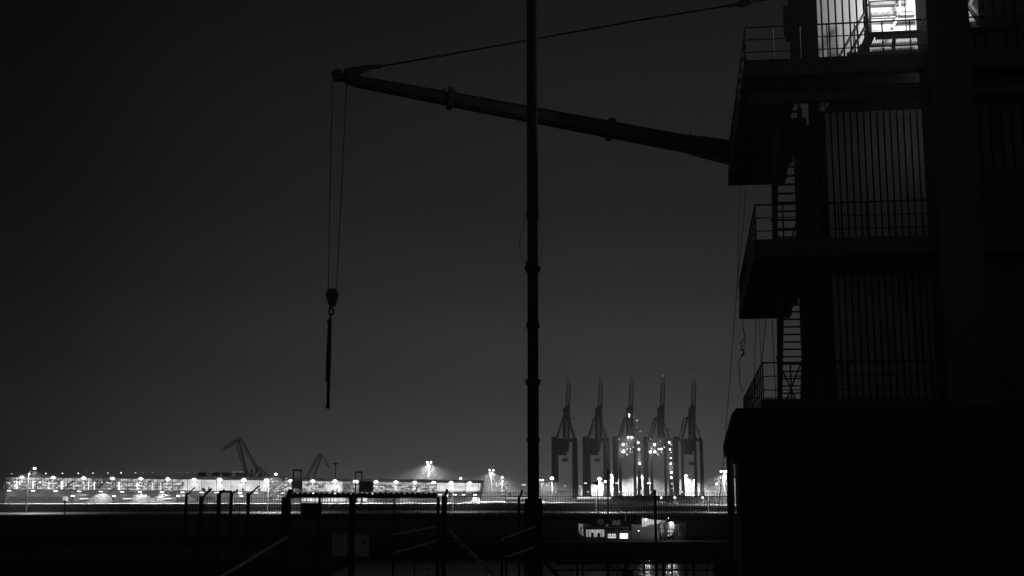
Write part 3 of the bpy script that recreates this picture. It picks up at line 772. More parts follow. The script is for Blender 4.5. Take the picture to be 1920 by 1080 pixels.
# raised pale bulwark
lw = emit('lit white bulwark', .16, 'NONE', ((1, 1, .8), .4, 1.7))
quadp([(1204, 971), (1216, 973), (1228, 975), (1248, 976), (1248, 980), (1226, 983), (1217, 984), (1212, 987), (1204, 988.5)], .1, 'bulwark', M['white'], d=D + .2)
quadp([(1239, 982), (1246, 981), (1247, 1005), (1240, 1006)], .1, 'cabin_wall', M['white'], d=D + .2)
quadp([(1252, 980), (1262, 978), (1266, 985), (1260, 1003), (1252, 1006)], .1, 'cabin_wall', M['white'], d=D + .2)
b = MB(); b.bar(P(1239, 998, D + .05), P(1272, 998, D + .05), .04); b.bar(P(1239, 992, D + .05), P(1272, 992, D + .05), .03); b.bar(P(1272, 985, D + .05), P(1273, 1004, D + .05), .05); b.bar(P(1260, 1003, D + .05), P(1271, 983, D + .05), .06)
b.bar(P(1250, 999, D + .0), P(1257, 999, D + .0), .05); b.bar(P(1251, 999, D), P(1251, 1005, D), .05); b.bar(P(1256, 999, D), P(1256, 1005, D), .05); b.box(*bx(1240, 1245, 999.5, 1005, D + .0, D + .15)); b.build('aft_rail', M['hull'], bt)
for (px, py, pw) in ((1211, 973.5, 18), (1258, 981, 30)):
    lm = MB(); lm.ball(P(px, py, D - .1), .10 if pw < 20 else .13); lm = lm.build('deck_lamp', E['lamp'], bt)
    lamp_light(bt, P(px, py + 1.0, D - 1.5), pw * 3.2, rad=.05)
b = MB(); b.ball(P(1197.5, 995.3, D - .05), .06); b.ball(P(1253.5, 971.5, D), .04); b.build('navigation_light', E['dim'], bt)
b = MB(); b.tube([P(1140, 985, D + 2), P(1139.5, 879, D + 2)], .075, 8, r1=.045); b.bar(P(1131, 896.5, D + 2), P(1149, 897, D + 2), .04, .05); b.tube([P(1140, 893, D + 2), P(1140, 886, D + 2)], .11, 8); b.ball(P(1141, 884, D + 2), .12)
b.build('signal_mast', M['black'], bt)
b = MB(); b.bar(P(1173, 961, D + 2), P(1172.5, 978, D + 2), .06); b.bar(P(1170, 958.5, D + 2), P(1179, 959, D + 2), .05); b.build('antenna', M['galv'], bt)
# the seaman standing on the aft deck: one continuous skinned body
def person(pb, h, label, face):
    o = thing('person', label, 'person', pb)
    J = {'pel': (0,0,.52), 'che': (0,0,.76), 'nec': (0,0,.84), 'hd': (0,-.01,.90), 'top': (0,-.005,.965), 'kl': (-.055,-.01,.27), 'al': (-.06,.01,.04), 'tl': (-.065,-.09,.02),
         'kr': (.055,-.02,.27), 'ar': (.065,.01,.04), 'tr': (.07,-.09,.02), 'sl': (-.115,0,.79), 'el': (-.15,.01,.62), 'hl': (-.14,-.06,.47), 'sr': (.115,0,.79), 'er': (.15,.01,.62), 'hr': (.13,-.07,.48)}
    rad = {'pel': .085,'che': .10,'nec': .035,'hd': .055,'top': .04,'kl': .045,'al': .032,'tl': .025,'kr': .045,'ar': .032,'tr': .025,'sl': .05,'el': .035,'hl': .025,'sr': .05,'er': .035,'hr': .025}
    ks = list(J); ed = [('pel','che'),('che','nec'),('nec','hd'),('hd','top'),('pel','kl'),('kl','al'),('al','tl'),('pel','kr'),('kr','ar'),('ar','tr'),('che','sl'),('sl','el'),('el','hl'),('che','sr'),('sr','er'),('er','hr')]
    me = bpy.data.meshes.new('body'); me.from_pydata([tuple(c * h for c in J[k]) for k in ks], [(ks.index(a), ks.index(b)) for a, b in ed], [])
    ob = bpy.data.objects.new('body', me); COL.objects.link(ob); ob.parent = o; me.materials.append(M['skin'])
    md = ob.modifiers.new('skin', 'SKIN')
    if not me.skin_vertices: me.skin_vertices.new()
    for i, k in enumerate(ks): me.skin_vertices[0].data[i].radius = (rad[k] * h, rad[k] * h * .8)
    me.skin_vertices[0].data[0].use_root = True
    ob.modifiers.new('sub', 'SUBSURF').levels = 1
    o.rotation_euler = (0, 0, face); return o
person(P(1249.5, 1007, D - .35), 1.72, 'person in dark clothes standing on the boat beside the lit cabin wall', .3)

# windsock on a pole by the water
wd = 160
ws = thing('windsock', 'dark windsock blown left from a thin bent pole in front of the cranes', 'windsock', P(1121, 985, wd))
b = MB(); b.tube([P(1122, 980, wd), P(1120, 935, wd), P(1121, 917, wd), P(1124, 908, wd), P(1128, 904, wd), P(1134, 902.5, wd)], .045, 6); b.build('pole', M['galv'], ws)
b = MB(); b.tube([P(1122, 906.5, wd), P(1109, 905, wd)], .30, 10, r1=.07); b.build('sock', M['cloth'], ws)

# ================================================================== street lamps along the far road
def street_lamp(bpx, bpy_, hpx, hpy, label, power, r):
    base = G(bpx, bpy_, LAND); d = base.y
    o = thing('street_lamp', label, 'street lamp', base, 'street lamps along the far quay road')
    h = P(hpx, hpy, d); zt_ = h.z - 1.6; arm = h.x - base.x
    b = MB(); b.tube([base, (base.x, d, zt_)], .13, 8, r1=.09)
    b.tube([(base.x, d, zt_), (base.x + arm*.12, d, zt_ + .7), (base.x + arm*.4, d, zt_ + 1.3), (base.x + arm*.9, d, h.z + .15)], .09, 8, r1=.06)
    b.build('pole', M['galv'], o)
    b = MB(); b.hexa([h + Vector(v) for v in ((-.45,-.2,.02),(.45,-.2,.02),(.45,.2,.02),(-.45,.2,.02),(-.4,-.14,.25),(.35,-.14,.2),(.35,.14,.2),(-.4,.14,.25))]); b.build('lamp_head', M['galv'], o)
    b = MB(); b.ball(h - Vector((0, 0, .12)), r * .75, sz=.8); b.build('lamp_lens', E['lamp2'], o)
    lamp_light(o, h - Vector((0, 0, .65)), power * 4, 'SPOT', .1, 160, (0, 0, -1), .6)
    return o
street_lamp(49, 962, 65, 877, 'tall street lamp with curved arm standing left of the long lit hall', 3200, .42)
street_lamp(501, 960, 517, 888, 'street lamp with curved arm beside the lit stairs of the hall', 5500, .42)
street_lamp(848, 959, 864, 896, 'street lamp with curved arm before the right end of the hall', 2600, .36)
street_lamp(1117.5, 960, 1135, 902, 'street lamp with curved arm behind the windsock', 3500, .36)
street_lamp(1328, 960, 1344, 906, 'street lamp with curved arm right of the last harbour crane', 2000, .36)

# ================================================================== high mast lights in the yards
MASTP = 13
def high_mast(px, py, d, heads, sp, r, power, label, ground=LAND, em='lamp2', grp='floodlight masts in the container yard'):
    r *= .72
    top = P(px, py, d)
    o = thing('floodlight_mast', label, 'floodlight mast', (top.x, d, ground), grp)
    b = MB(); b.tube([(top.x, d, ground), (top.x, d, top.z + .2)], .20, 8, r1=.13); w = sp * d / F * (heads - 1) / 2
    if heads > 1: b.bar((top.x - w, d, top.z + .3), (top.x + w, d, top.z + .3), .12)
    b.build('pole', M['steel'], o)
    for i in range(heads):
        x = top.x - w + (2 * w * i / (heads - 1) if heads > 1 else 0)
        q = MB(); q.ball((x, d - .1, top.z), r, sz=.8); q.build('lamp_lens', E[em], o)
    b = MB()
    for i in range(heads):
        x = top.x - w + (2 * w * i / (heads - 1) if heads > 1 else 0)
        b.hexa([Vector((x, d, top.z + r * .8)) + Vector(v) * (r * 2) for v in ((-.5,-.4,0),(.5,-.4,0),(.5,.5,0),(-.5,.5,0),(-.35,-.25,.35),(.35,-.25,.35),(.35,.35,.3),(-.35,.35,.3))])
    b.build('lamp_head', M['steel'], o)
    if power: lamp_light(o, (top.x, d - 2.2, top.z - r - .3), power * MASTP, 'SPOT', .15, 160, (0, -.1, -1), .8)
    return o
HM = [
 (804.5, 867, 620, 2, 7, .62, 26000, 'tallest twin floodlight mast shining above the roof near the right end of the hall'),
 (921.5, 882, 650, 2, 7, .60, 16000, 'tall twin floodlight mast just right of the hall'),
 (941.5, 895, 700, 1, 0, .85, 11000, 'single bright floodlight mast between the hall and the upright mast'),
 (1016, 900, 700, 2, 5, .55, 5000, 'twin floodlight mast peeping out right of the upright mast'),
 (1035, 897, 600, 1, 0, 1.25, 9000, 'single very bright floodlight mast before the first crane'),
 (1124, 898, 1000, 1, 0, 2.2, 200000, 'brightest floodlight between the second crane legs behind the windsock'),
 (1149, 891, 1000, 2, 5, 1.6, 170000, 'twin floodlight mast glowing between the second and third crane'),
 (1200, 887, 1000, 1, 0, 1.3, 160000, 'floodlight mast shining through the right leg of the third crane'),
 (1285, 892, 1000, 2, 4, 1.3, 110000, 'floodlight mast shining through the left leg of the last crane'),
 (1302, 901, 1000, 1, 0, 1.3, 50000, 'floodlight mast glowing inside the last crane portal'),
 (1357, 884, 480, 3, 5, .55, 15000, 'triple floodlight mast next to the black housing'),
]
for a in HM: high_mast(*a)
SM = [
 (921, 908, 850, 1, 0, .62, 0, 'small low yard lamp under the twin mast right of the hall'),
 (931, 911, 900, 1, 0, .60, 0, 'smallest yard lamp between the two masts right of the hall'),
 (941.5, 908, 850, 1, 0, .80, 0, 'small low yard lamp under the single mast right of the hall'),
 (982, 909, 850, 2, 4, .55, 0, 'pair of small yard lamps left of the upright mast'),
 (1025, 910, 850, 1, 0, .6, 0, 'small yard lamp right of the upright mast'),
 (1059.5, 911, 1000, 1, 0, .6, 0, 'small yard lamp inside the first crane portal'),
 (1090, 912, 1000, 2, 6, .65, 0, 'pair of small yard lamps between the first and second crane'),
 (1098, 906, 640, 2, 3, .38, 0, 'twin quay lamp at the left leg of the second crane'),
 (1156.5, 906, 640, 2, 3, .38, 0, 'twin quay lamp at the left leg of the third crane'),
 (1217, 906, 640, 2, 4, .6, 0, 'twin quay lamp at the left leg of the fourth crane'),
]
for a in SM: high_mast(*a, grp='low yard lamps around the cranes', em='lamp')
for px, r, lab in ((1239.5, .55, 'left'), (1265, .75, 'middle'), (1317.5, .55, 'right')):
    high_mast(px, 933, 560, 1, 0, r, 900, lab + ' one of the three low bright lamps at the foot of the cranes', em='lamp2', grp='low lamps at the foot of the cranes')

# ================================================================== container cranes
CD = 920.0
S_ = CD / (F * 1.0138)
def cx(px): return (px - 1060) * S_
def cz(py): return P(1060, py, CD).z - LAND
CRL = MB
def make_crane():
    o = thing('container_crane', 'x', 'container crane', (P(1060, 925, CD).x, CD, LAND), 'row of container cranes with raised booms')
    def B(b, n, m=M['crane'], par=o): return b.build(n, m, par, off=False)
    zb = cz(822); g = 28.0
    for (a, c, dy, top) in ((1037.0, 1046, g, 815.5), (1042.5, 1046.8, 0, 822), (1077.2, 1081.5, g, 822), (1077.6, 1083.2, 0, 822)):
        b = MB(); x0, x1 = cx(a), cx(c); w = x1 - x0
        b.hexa([(x0 - .3, dy - 1, 0), (x1 + .3, dy - 1, 0), (x1 + .3, dy + 1, 0), (x0 - .3, dy + 1, 0), (x0, dy - 1, cz(top)), (x1, dy - 1, cz(top)), (x1, dy + 1, cz(top)), (x0, dy + 1, cz(top))])
        B(b, 'leg')
    b = MB(); b.box((cx(1036), -1.2, cz(827)), (cx(1083), 1.1, cz(822))); b.box((cx(1036), g - 1.2, cz(826)), (cx(1083), g + 1.1, cz(822.5))); b.box((cx(1042), 1.1, cz(826)), (cx(1046), g - 1.2, cz(823))); b.box((cx(1078), 1.1, cz(826)), (cx(1082), g - 1.2, cz(823)))
    b.box((cx(1034), -1.4, 1), (cx(1048), 1.4, 3.5)); b.box((cx(1075), -1.4, 1), (cx(1085), 1.4, 3.5)); B(b, 'portal_beam')
    b = MB(); y0, y1 = 4, 24
    for (a, c, t_, u_) in ((1048, 1069, 827, 833), (1049, 1068, 833, 840), (1050, 1067, 840, 846), (1048.5, 1063.5, 846, 852.5)):
        b.box((cx(a), y0, cz(u_)), (cx(c), y1, cz(t_) - .02))
    B(b, 'machinery_house')
    b = MB(); b.box((cx(1055.5), 0, cz(865)), (cx(1065.5), 3, cz(861)))
    for x in (1056.5, 1060, 1064): b.box((cx(x - .7), .4, cz(861)), (cx(x + .7), 2.6, cz(858)))
    for x in (1057, 1064): b.tube([(cx(x), 1.5, cz(858)), (cx(x - 1), 4.5, cz(852))], .07, 5)
    B(b, 'spreader')
    b = MB()
    for dy in (2, 20):
        b.bar((cx(1045), dy, cz(822)), (cx(1058), dy + 3, cz(781)), .75); b.bar((cx(1080), dy, cz(822)), (cx(1068), dy + 3, cz(781)), .75)
    b.box((cx(1058), 3, cz(784)), (cx(1070), 22, cz(780)))
    b.bar((cx(1050), 12, cz(822)), (cx(1061), 12, cz(784)), .4)
    for x, y in ((1070.5, 786), (1078.5, 807)): b.box((cx(x), 4, cz(y)), (cx(x + 3), 7, cz(y - 3)))
    B(b, 'frame_legs')
    b = MB()
    def lean(x, y): return cx(x + (822 - y) * .012)
    for x in (1057.2, 1060, 1063.6, 1067): b.bar((lean(x, 822), -4, cz(822)), (lean(x, 765), -4, cz(765)), 1.25 if x in (1057.2, 1067) else .8, 1.2)
    for i in range(9):
        ya = 822 - i * 7; yb = ya - 7; b.bar((lean(1057.2, ya), -4, cz(ya)), (lean(1067, yb), -4, cz(yb)), .35)
    b.box((cx(1060.5), -6, cz(782)), (cx(1069), -2, cz(776))); b.box((cx(1061.5), -6, cz(776)), (cx(1069.5), -2, cz(761)))
    B(b, 'boom_foot')
    b = MB()
    for x in (1062.2, 1068.2):
        b.bar((cx(x + .6), -4, cz(761)), (cx(x + 2.8), -4, cz(722)), .85, .85)
    for i in range(7):
        ya = 761 - i * 6; s = (-1) ** i
        b.bar((cx(1066 + i * .3 - 2.8 * s), -4, cz(ya)), (cx(1066.3 + i * .3 + 2.8 * s), -4, cz(ya - 6)), .4)
    B(b, 'boom')
    b = MB()
    for x in (1064.2, 1069.2): b.bar((cx(x + 1.2), -4, cz(722)), (cx(x + 2), -4, cz(704)), .24, .24)
    for i in range(4):
        ya = 722 - i * 5; s = (-1) ** i; b.bar((cx(1068.2 - 2.4 * s), -4, cz(ya)), (cx(1068.2 + 2.4 * s), -4, cz(ya - 5)), .22)
    B(b, 'boom_tip')
    for (x, y, r) in ((1060, 776, .5), (1070, 704.5, .28)):
        b = MB(); b.ball((cx(x), 1, cz(y)), r); B(b, 'warning_light', E['dim'])
    for (x, y, r) in ((1042, 922.5, .42),):
        b = MB(); b.ball((cx(x), -2, cz(y)), r); B(b, 'leg_lamp', E['lamp'])
    return o
proto = make_crane()
CX = [1060, 1120.5, 1179, 1238, 1296.5]
CLAB = ['leftmost dark container crane nearest the upright mast, its boom top lost in haze',
        'unlit container crane with the windsock before its portal, second from the upright mast',
        'middle container crane lit by two big floodlights under its beam and lights up its frame',
        'container crane with a string of round lamps down its right leg',
        'rightmost dark container crane nearest the tower']
cranes = []
for i, px in enumerate(CX):
    o = proto if i == 0 else copy_tree(proto)
    o.location = (P(px, 925, CD).x, CD, LAND); o['label'] = CLAB[i]; cranes.append(o)
    for ch in [c for c in bpy.data.objects if c.parent == o]:
        n_ = ch.name.split('.')[0]
        if n_ == 'spreader': ch.location.z += (0, 0, 1.2, 1.0, -2.6)[i]; ch.location.x += (0, .2, .1, -.2, .6)[i]
        if n_ == 'machinery_house': ch.scale.z = 1; ch.location.y += (0, 2, -3, 1, -6)[i]
        if n_ in ('boom', 'boom_tip'): ch.location.x += (-.2, .1, 0, .2, .3)[i]
def crane_lamps(o, px0, lst, em='lamp2', lights=()):
    for (x, y, r) in lst:
        r *= .74; b = MB(); c = P(x, y, CD - 8); b.ball(c - o.location, r); b.box(tuple(c - o.location + Vector((-r*.6, r*.8, -r*.5))), tuple(c - o.location + Vector((r*.6, r*1.6, r*.5))), 1)
        q = b.build('lamp', [E[em], M['crane']], o, off=False)
    for (x, y, w) in lights:
        lamp_light(o, P(x, y + 3, CD - 5), w, 'POINT', .2)
L3 = [(1168.8, 833.6, 1.35), (1168.8, 846.4, 1.5), (1177.7, 820, 1.0), (1184.3, 820, 1.0), (1196.8, 829.6, .95), (1198.1, 842.5, 1.0), (1199.5, 869, 1.1), (1180, 777, .65), (1180, 781, .5)]
l3 = [(1188, 820.4, .4), (1176, 842, .5), (1182, 842, .5), (1187, 838.5, .4), (1182, 847.4, .35), (1185.3, 847.4, .35), (1174.4, 851, .35), (1177, 853, .4), (1161, 823, .3), (1188, 781, .3), (1194, 788, .42), (1194, 801, .25), (1201.3, 808.4, .4), (1193.8, 815, .25), (1175, 831, .3), (1175.5, 836, .3), (1202, 921, .45), (1202, 925.5, .5), (1202, 930.5, .45)]
L4 = [(1227.3, 834, 1.25), (1227.8, 847, 1.3), (1219.1, 847.4, 1.1), (1234.8, 842, .65), (1240.6, 842, .85), (1255, 829.6, .95), (1256.2, 842.5, .95), (1257.8, 869.6, .95), (1259, 885.7, 1.05), (1257.6, 858.7, .65), (1259, 895.5, 1.1)]
l4 = [(1245.7, 838.7, .5), (1258.4, 833.6, .4), (1258.4, 848, .4), (1232.4, 851, .4), (1234.6, 853, .4), (1240.6, 848, .4), (1222, 841.5, .35), (1220, 823, .3), (1233, 831, .3), (1238, 828, .3), (1259.5, 907, .5), (1260, 916, .3), (1260, 938, .45), (1260, 945, .4)]
crane_lamps(cranes[2], 0, L3, 'lamp2', ((1168.8, 840, 5000), (1181, 822, 2500), (1198, 860, 2500)))
crane_lamps(cranes[2], 0, l3, 'lamp'); crane_lamps(cranes[3], 0, L4, 'lamp2', ((1227.5, 840, 5000), (1240, 845, 1500), (1258, 875, 3500))); crane_lamps(cranes[3], 0, l4[:-2], 'lamp')

# ================================================================== far shipyard cranes
def yard_crane(d, label, lines, w0):
    b0 = P(lines[0][0][0], 925, d)
    o = thing('shipyard_crane', label, 'shipyard crane', (b0.x, d, LAND), 'far slewing cranes in the haze')
    for name, segs in (('boom', lines[0:2]), ('jib', lines[2:3]), ('tower', lines[3:])):
        b = MB()
        for s in segs:
            w = s[2] * d / F
            p, q = P(*s[0], d), P(*s[1], d)
            # lattice: two chords and zigzag
            n = Vector((-(q - p).z, 0, (q - p).x)).normalized() * w / 2
            p2, q2 = p + n, q + n * .6; p3, q3 = p - n, q - n * .6
            b.bar(p2, q2, w * .22, w * .22); b.bar(p3, q3, w * .22, w * .22); k = max(3, int((q - p).length / (w * 1.1)))
            for i in range(k):
                a_ = (p2 if i % 2 else p3).lerp(q2 if i % 2 else q3, i / k); c_ = (p3 if i % 2 else p2).lerp(q3 if i % 2 else q2, (i + 1) / k); b.bar(a_, c_, w * .17)
            b.bar(p2 + Vector((0, w, 0)), q2 + Vector((0, w, 0)), w * .25)
        b.build(name, M['crane'], o)
    return o
yard_crane(1400, 'bigger hazy double lever crane standing behind the middle of the long hall', [((444, 824), (462, 893), 6), ((449, 823), (482, 880), 5), ((451, 820), (418, 842), 5), ((482, 876), (503, 894), 5), ((466, 880), (466, 922), 10), ((487, 880), (470, 922), 10)], 1)
yard_crane(1440, 'smaller hazy lever crane right of the big one behind the hall', [((598, 850), (575, 896), 4), ((602, 852), (587, 898), 4), ((600, 850), (617, 877), 3.5), ((577, 893), (577, 922), 6), ((590, 895), (580, 922), 6)], 1)
tm = thing('light_pole', 'thin unlit T shaped pole rising behind the hall roof', 'pole', (P(629, 925, 640).x, 640, LAND)); b = MB(); b.tube([(P(629, 925, 640).x, 640, LAND), P(629, 868, 640)], .28, 6); b.bar(P(624, 869.5, 640), P(634, 869.5, 640), .5, .7); b.build('pole', M['crane'], tm)

# ================================================================== long lit hall across the water
HA = Vector((P(0, 925, 530).x, 530, LAND)); HB = Vector((P(905, 925, 560).x, 560, LAND))
hx = (HB - HA).normalized(); hn = Vector((-hx.y, hx.x, 0))     # hn points away from the camera
hall = thing('terminal_hall', 'long two storey hall with a brightly lit glass upper floor and lamps under its eaves', 'building', HA)
def H(px, py, back=0): return RP(px, py, HA + hn * back, hn)
def roof_y(px):      # underside of the roof as seen
    return 894 + (px - 10) * (905.5 - 894) / 890
def slab_y(px): return 917.5 + (px - 10) * (925.5 - 917.5) / 890
def hbox(b, pa, pb, ya, yb, b0, b1, mi=0):
    """piece of the hall: front face between columns pa..pb, rows ya(top)..yb at setback b0, thickness to b1"""
    a = H(pa, ya, b0); c = H(pb, ya, b0); zt_a = a.z; e = H(pa, yb, b0); f = H(pb, yb, b0)
    def at(p, z, bk): return Vector((p.x, p.y, z)) + hn * (bk - b0)
    return b.hexa([at(a, e.z, b0), at(c, f.z, b0), at(c, f.z, b1), at(a, e.z, b1), at(a, a.z, b0), at(c, c.z, b0), at(c, c.z, b1), at(a, a.z, b1)], mi)
def hstrip(b, pa, pb, fa, fb, b0, b1, mi=0, n=1):
    for i in range(n):
        x0 = pa + (pb - pa) * i / n; x1 = pa + (pb - pa) * (i + 1) / n
        a, c = H(x0, fa(x0), b0), H(x1, fa(x1), b0); e, f = H(x0, fb(x0), b0), H(x1, fb(x1), b0); th = hn * (b1 - b0)
        b.hexa([e, f, f + th, e + th, a, c, c + th, a + th], mi)
BACK = 26.0
b = MB()
hstrip(b, 8, 907.5, lambda x: roof_y(x) - (5.8 if x < 500 else 5.0), lambda x: roof_y(x) - .6, -3.0, BACK, 0, 1); b.build('roof', M['roofing'], hall)
b = MB(); hstrip(b, 5, 901, lambda x: slab_y(x), lambda x: slab_y(x) + 1.7, -3.5, BACK, 0, 1); b.build('canopy', M['roofing'], hall)
# slanting end walls
b = MB(); b.hexa([H(899, 943, 0), H(900.5, 943, 0), H(900.5, 943, 0) + hn * BACK, H(899, 943, 0) + hn * BACK, H(906, 905, 0), H(907.8, 905, 0), H(907.8, 905, 0) + hn * BACK, H(906, 905, 0) + hn * BACK]); b.build('end_wall', M['wall'], hall)
b = MB(); b.hexa([H(5, 918, 0), H(6, 918, 0), H(6, 918, 0) + hn * BACK, H(5, 918, 0) + hn * BACK, H(9, 894, 0), H(10, 894, 0), H(10, 894, 0) + hn * BACK, H(9, 894, 0) + hn * BACK]); b.build('end_wall', M['wall'], hall)
# lit interior of the upper floor, bay by bay
bays = [(9, 60, 'mid'), (60, 116, 'mid'), (116, 172, 'mid'), (172, 226, 'low'), (226, 285, 'mid'), (285, 345, 'mid'), (345, 420, 'hot'), (420, 500, 'hot'), (500, 552, 'mid'), (566, 612, 'mid'), (612, 642, 'hot'), (642, 698, 'low'), (700, 760, 'mid'), (760, 820, 'mid'), (820, 904, 'hot')]
for a_, c_, k in bays:
    b = MB(); hstrip(b, a_, c_, lambda x: roof_y(x) + .6, lambda x: slab_y(x) - .4, 9.0, 9.2, 0, 1); b.build('lit_bay', E[k], hall)
rnd = random.Random(3)
# interior fittings: conveyors, rails and parked cases in silhouette
for a_, c_, k in bays:
    b = MB()
    if k == 'hot':
        for i in range(3):
            x = rnd.uniform(a_ + 4, c_ - 8); hbox(b, x, x + rnd.uniform(2, 5), slab_y(x) - rnd.uniform(4, 8), slab_y(x) - .5, 3, 5)
        b.build('interior_fitting', M['steel'], hall); continue
    for i in range(int((c_ - a_) / 2.2)):
        x = rnd.uniform(a_, c_ - 4); w = rnd.uniform(1, 5); y = rnd.uniform(roof_y(x) + 5, slab_y(x) - 2)
        hbox(b, x, x + w, y, y + rnd.uniform(.7, 2.4), 3 + rnd.random() * 4, 7.5 + rnd.random())
    for f_ in (.30, .52, .76):
        hstrip(b, a_, c_, lambda x: roof_y(x) + (slab_y(x) - roof_y(x)) * f_, lambda x: roof_y(x) + (slab_y(x) - roof_y(x)) * f_ + rnd.uniform(.7, 1.0), 5.0, 5.4, 0, 1)
    for i in range(4):
        x = rnd.uniform(a_, c_ - 12); p = H(x, slab_y(x) - rnd.uniform(2, 6), 4.5); q = H(x + rnd.uniform(8, 14), roof_y(x) + rnd.uniform(4, 9), 4.5); b.bar(p, q, .2, .3)
    b.build('interior_fitting', M['steel'], hall)
b = MB()
for i in range(150):
    x = rnd.uniform(12, 820)
    if 345 < x < 500 or 550 < x < 566 or 642 < x < 700: continue
    y = roof_y(x) + rnd.choice((.38, .5, .62, .8)) * (slab_y(x) - roof_y(x)) + rnd.uniform(-1, 1); p = H(x, y, 2.5); b.box((p.x - .35, p.y, p.z - .1), (p.x + rnd.uniform(.2, .6), p.y + .2, p.z + .12))
for x, w in ((31, .35), (62, .3), (92, .3), (116, .8), (166, .3), (177, .3), (223, .9), (258, .4), (286, .3), (301, .3), (619, .5), (635, .5)):  # bright pillars, their light put in as glow
    p = H(x, slab_y(x) - 1, 2.0); q_ = H(x, roof_y(x) + 7, 2.0); b.bar(p, q_, w, .2)
q = b.build('lamp_and_lit_pillar', E['dim'], hall); q['kind'] = 'stuff'
# glazing bars
b = MB(); x = 10
i = 0
while x < 905:
    w = .28 if i % 6 == 0 else .11
    p = H(x, roof_y(x) - .5, 0); q = H(x, slab_y(x), 0)
    b.bar(q, p, w, .25)
    x += 4.9 - x * .0009; i += 1
for f_, w in ((.02, .2), (.24, .1), (.97, .25)):
    b.bar(H(10, roof_y(10) + 24 * f_, -.05), H(905, roof_y(905) + 20 * f_, -.05), .12, w)
b.build('glazing_frame', M['steel'], hall)
# ground floor wall
gw = 5.0
def gbase(px): return G(px, 950, LAND)   # unused
def gfloor(b, pa, pb, za, zb, b0, b1):
    """ground floor piece by height above the quay"""
    A_ = H(pa, 930, b0); C_ = H(pb, 930, b0); th = hn * (b1 - b0)
    lo, hi = LAND + za, LAND + zb
    v = lambda p, z: Vector((p.x, p.y, z))
    b.hexa([v(A_, lo), v(C_, lo), v(C_, lo) + th, v(A_, lo) + th, v(A_, hi), v(C_, hi), v(C_, hi) + th, v(A_, hi) + th])
b = MB(); gfloor(b, 10, 899, .01, 5.2, gw, gw + .4); b.build('ground_floor_wall', M['wall2'], hall)
def win(pa, pb, za, zb, m, frame=False):
    b = MB(); gfloor(b, pa, pb, za, zb, gw - .12, gw - .003); w = b.build('window', m, hall)
    n = int((pb - pa) / 4)
    if n >= 2:
        f = MB()
        for i in range(n + 1): x = pa + (pb - pa) * i / n; gfloor(f, x - .15, x + .15, za, zb, gw - .2, gw - .123)
        f.build('window_frame', M['steel'], w)
    return w
for a_, c_, k in ((17, 56, 0), (58, 88, 0), (90, 115, 0), (118, 128, 1), (149, 167, 0), (230, 247, 0), (306, 322, 0), (338, 352, 0), (368, 402, 0), (566, 600, 1), (602, 652, 1), (660, 668, 0), (671, 676, 2), (679, 688, 2), (702, 742, 0), (850, 866, 0), (868, 885, 0)):
    win(a_, c_, 1.0 if a_ < 500 else .8, 2.9, (M['glassdark'], E['win'], E['hot'])[k])
for a_, c_ in ((149, 167), (230, 247), (306, 322)):
    b = MB(); gfloor(b, a_ + .5, c_ - .5, 1.75, 2.3, gw - .22, gw - .124); b.build('lit_blind', E['hot'], hall)
for a_, c_ in ((133, 139), (210.5, 216), (331, 336), (450, 455), (745, 750), (835, 840)):
    b = MB(); gfloor(b, a_, c_, .02, 2.7, gw - .1, gw - .003); b.build('door', M['glassdark'], hall)
    b = MB(); gfloor(b, a_, c_, 2.95, 3.35, gw - .5, gw - .1); b.build('door_lamp', E['lamp'], hall)
# columns in front of the ground floor on the right half
for px in list(range(420, 560, 12)) + list(range(560, 830, 15)):
    b = MB(); p = H(px, 930, -1.5); b.box((p.x - .18, p.y - .18, LAND), (p.x + .18, p.y + .18, LAND + 4.6)); b.build('pillar', M['steel'], hall)
# canopy lamps: real spots washing the ground floor wall
for px in (17, 62, 104, 148, 189, 229, 262, 304, 342, 378, 406, 450, 480, 530, 585, 630, 700, 760, 825, 853, 869, 891):
    p = H(px, slab_y(px) + 2.6, 1.2)
    b = MB(); b.box((p.x - .75, p.y - .3, p.z - .12), (p.x + .75, p.y + .3, p.z + .16)); b.build('canopy_lamp', E['lamp'], hall)
    lamp_light(hall, p + Vector((0, 0, -.35)), {189: 3600, 262: 3600, 304: 3600, 891: 6000, 148: 900, 342: 1500, 630: 1500, 585: 1200, 700: 900, 760: 900}.get(px, 260), 'SPOT', .1, 115, (hn.x * .55, hn.y * .55, -1), .25)
# eave lamps, balls and lenses oversized to stand in for bloom
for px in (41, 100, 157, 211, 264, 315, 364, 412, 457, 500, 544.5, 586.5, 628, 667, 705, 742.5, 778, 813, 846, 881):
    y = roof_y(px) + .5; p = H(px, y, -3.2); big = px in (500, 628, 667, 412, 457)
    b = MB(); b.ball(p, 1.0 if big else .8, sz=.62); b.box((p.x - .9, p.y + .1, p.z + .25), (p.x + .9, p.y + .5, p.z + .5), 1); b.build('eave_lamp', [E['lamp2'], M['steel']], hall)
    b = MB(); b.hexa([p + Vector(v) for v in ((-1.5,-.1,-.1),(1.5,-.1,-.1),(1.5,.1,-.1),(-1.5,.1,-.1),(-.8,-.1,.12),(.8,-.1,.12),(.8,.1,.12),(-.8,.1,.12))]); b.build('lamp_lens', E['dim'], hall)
    lamp_light(hall, p + Vector((0, -.2, -.8)), 48000 if not big else 75000, 'SPOT', .12, 116, (0, -.3, -1), .5)
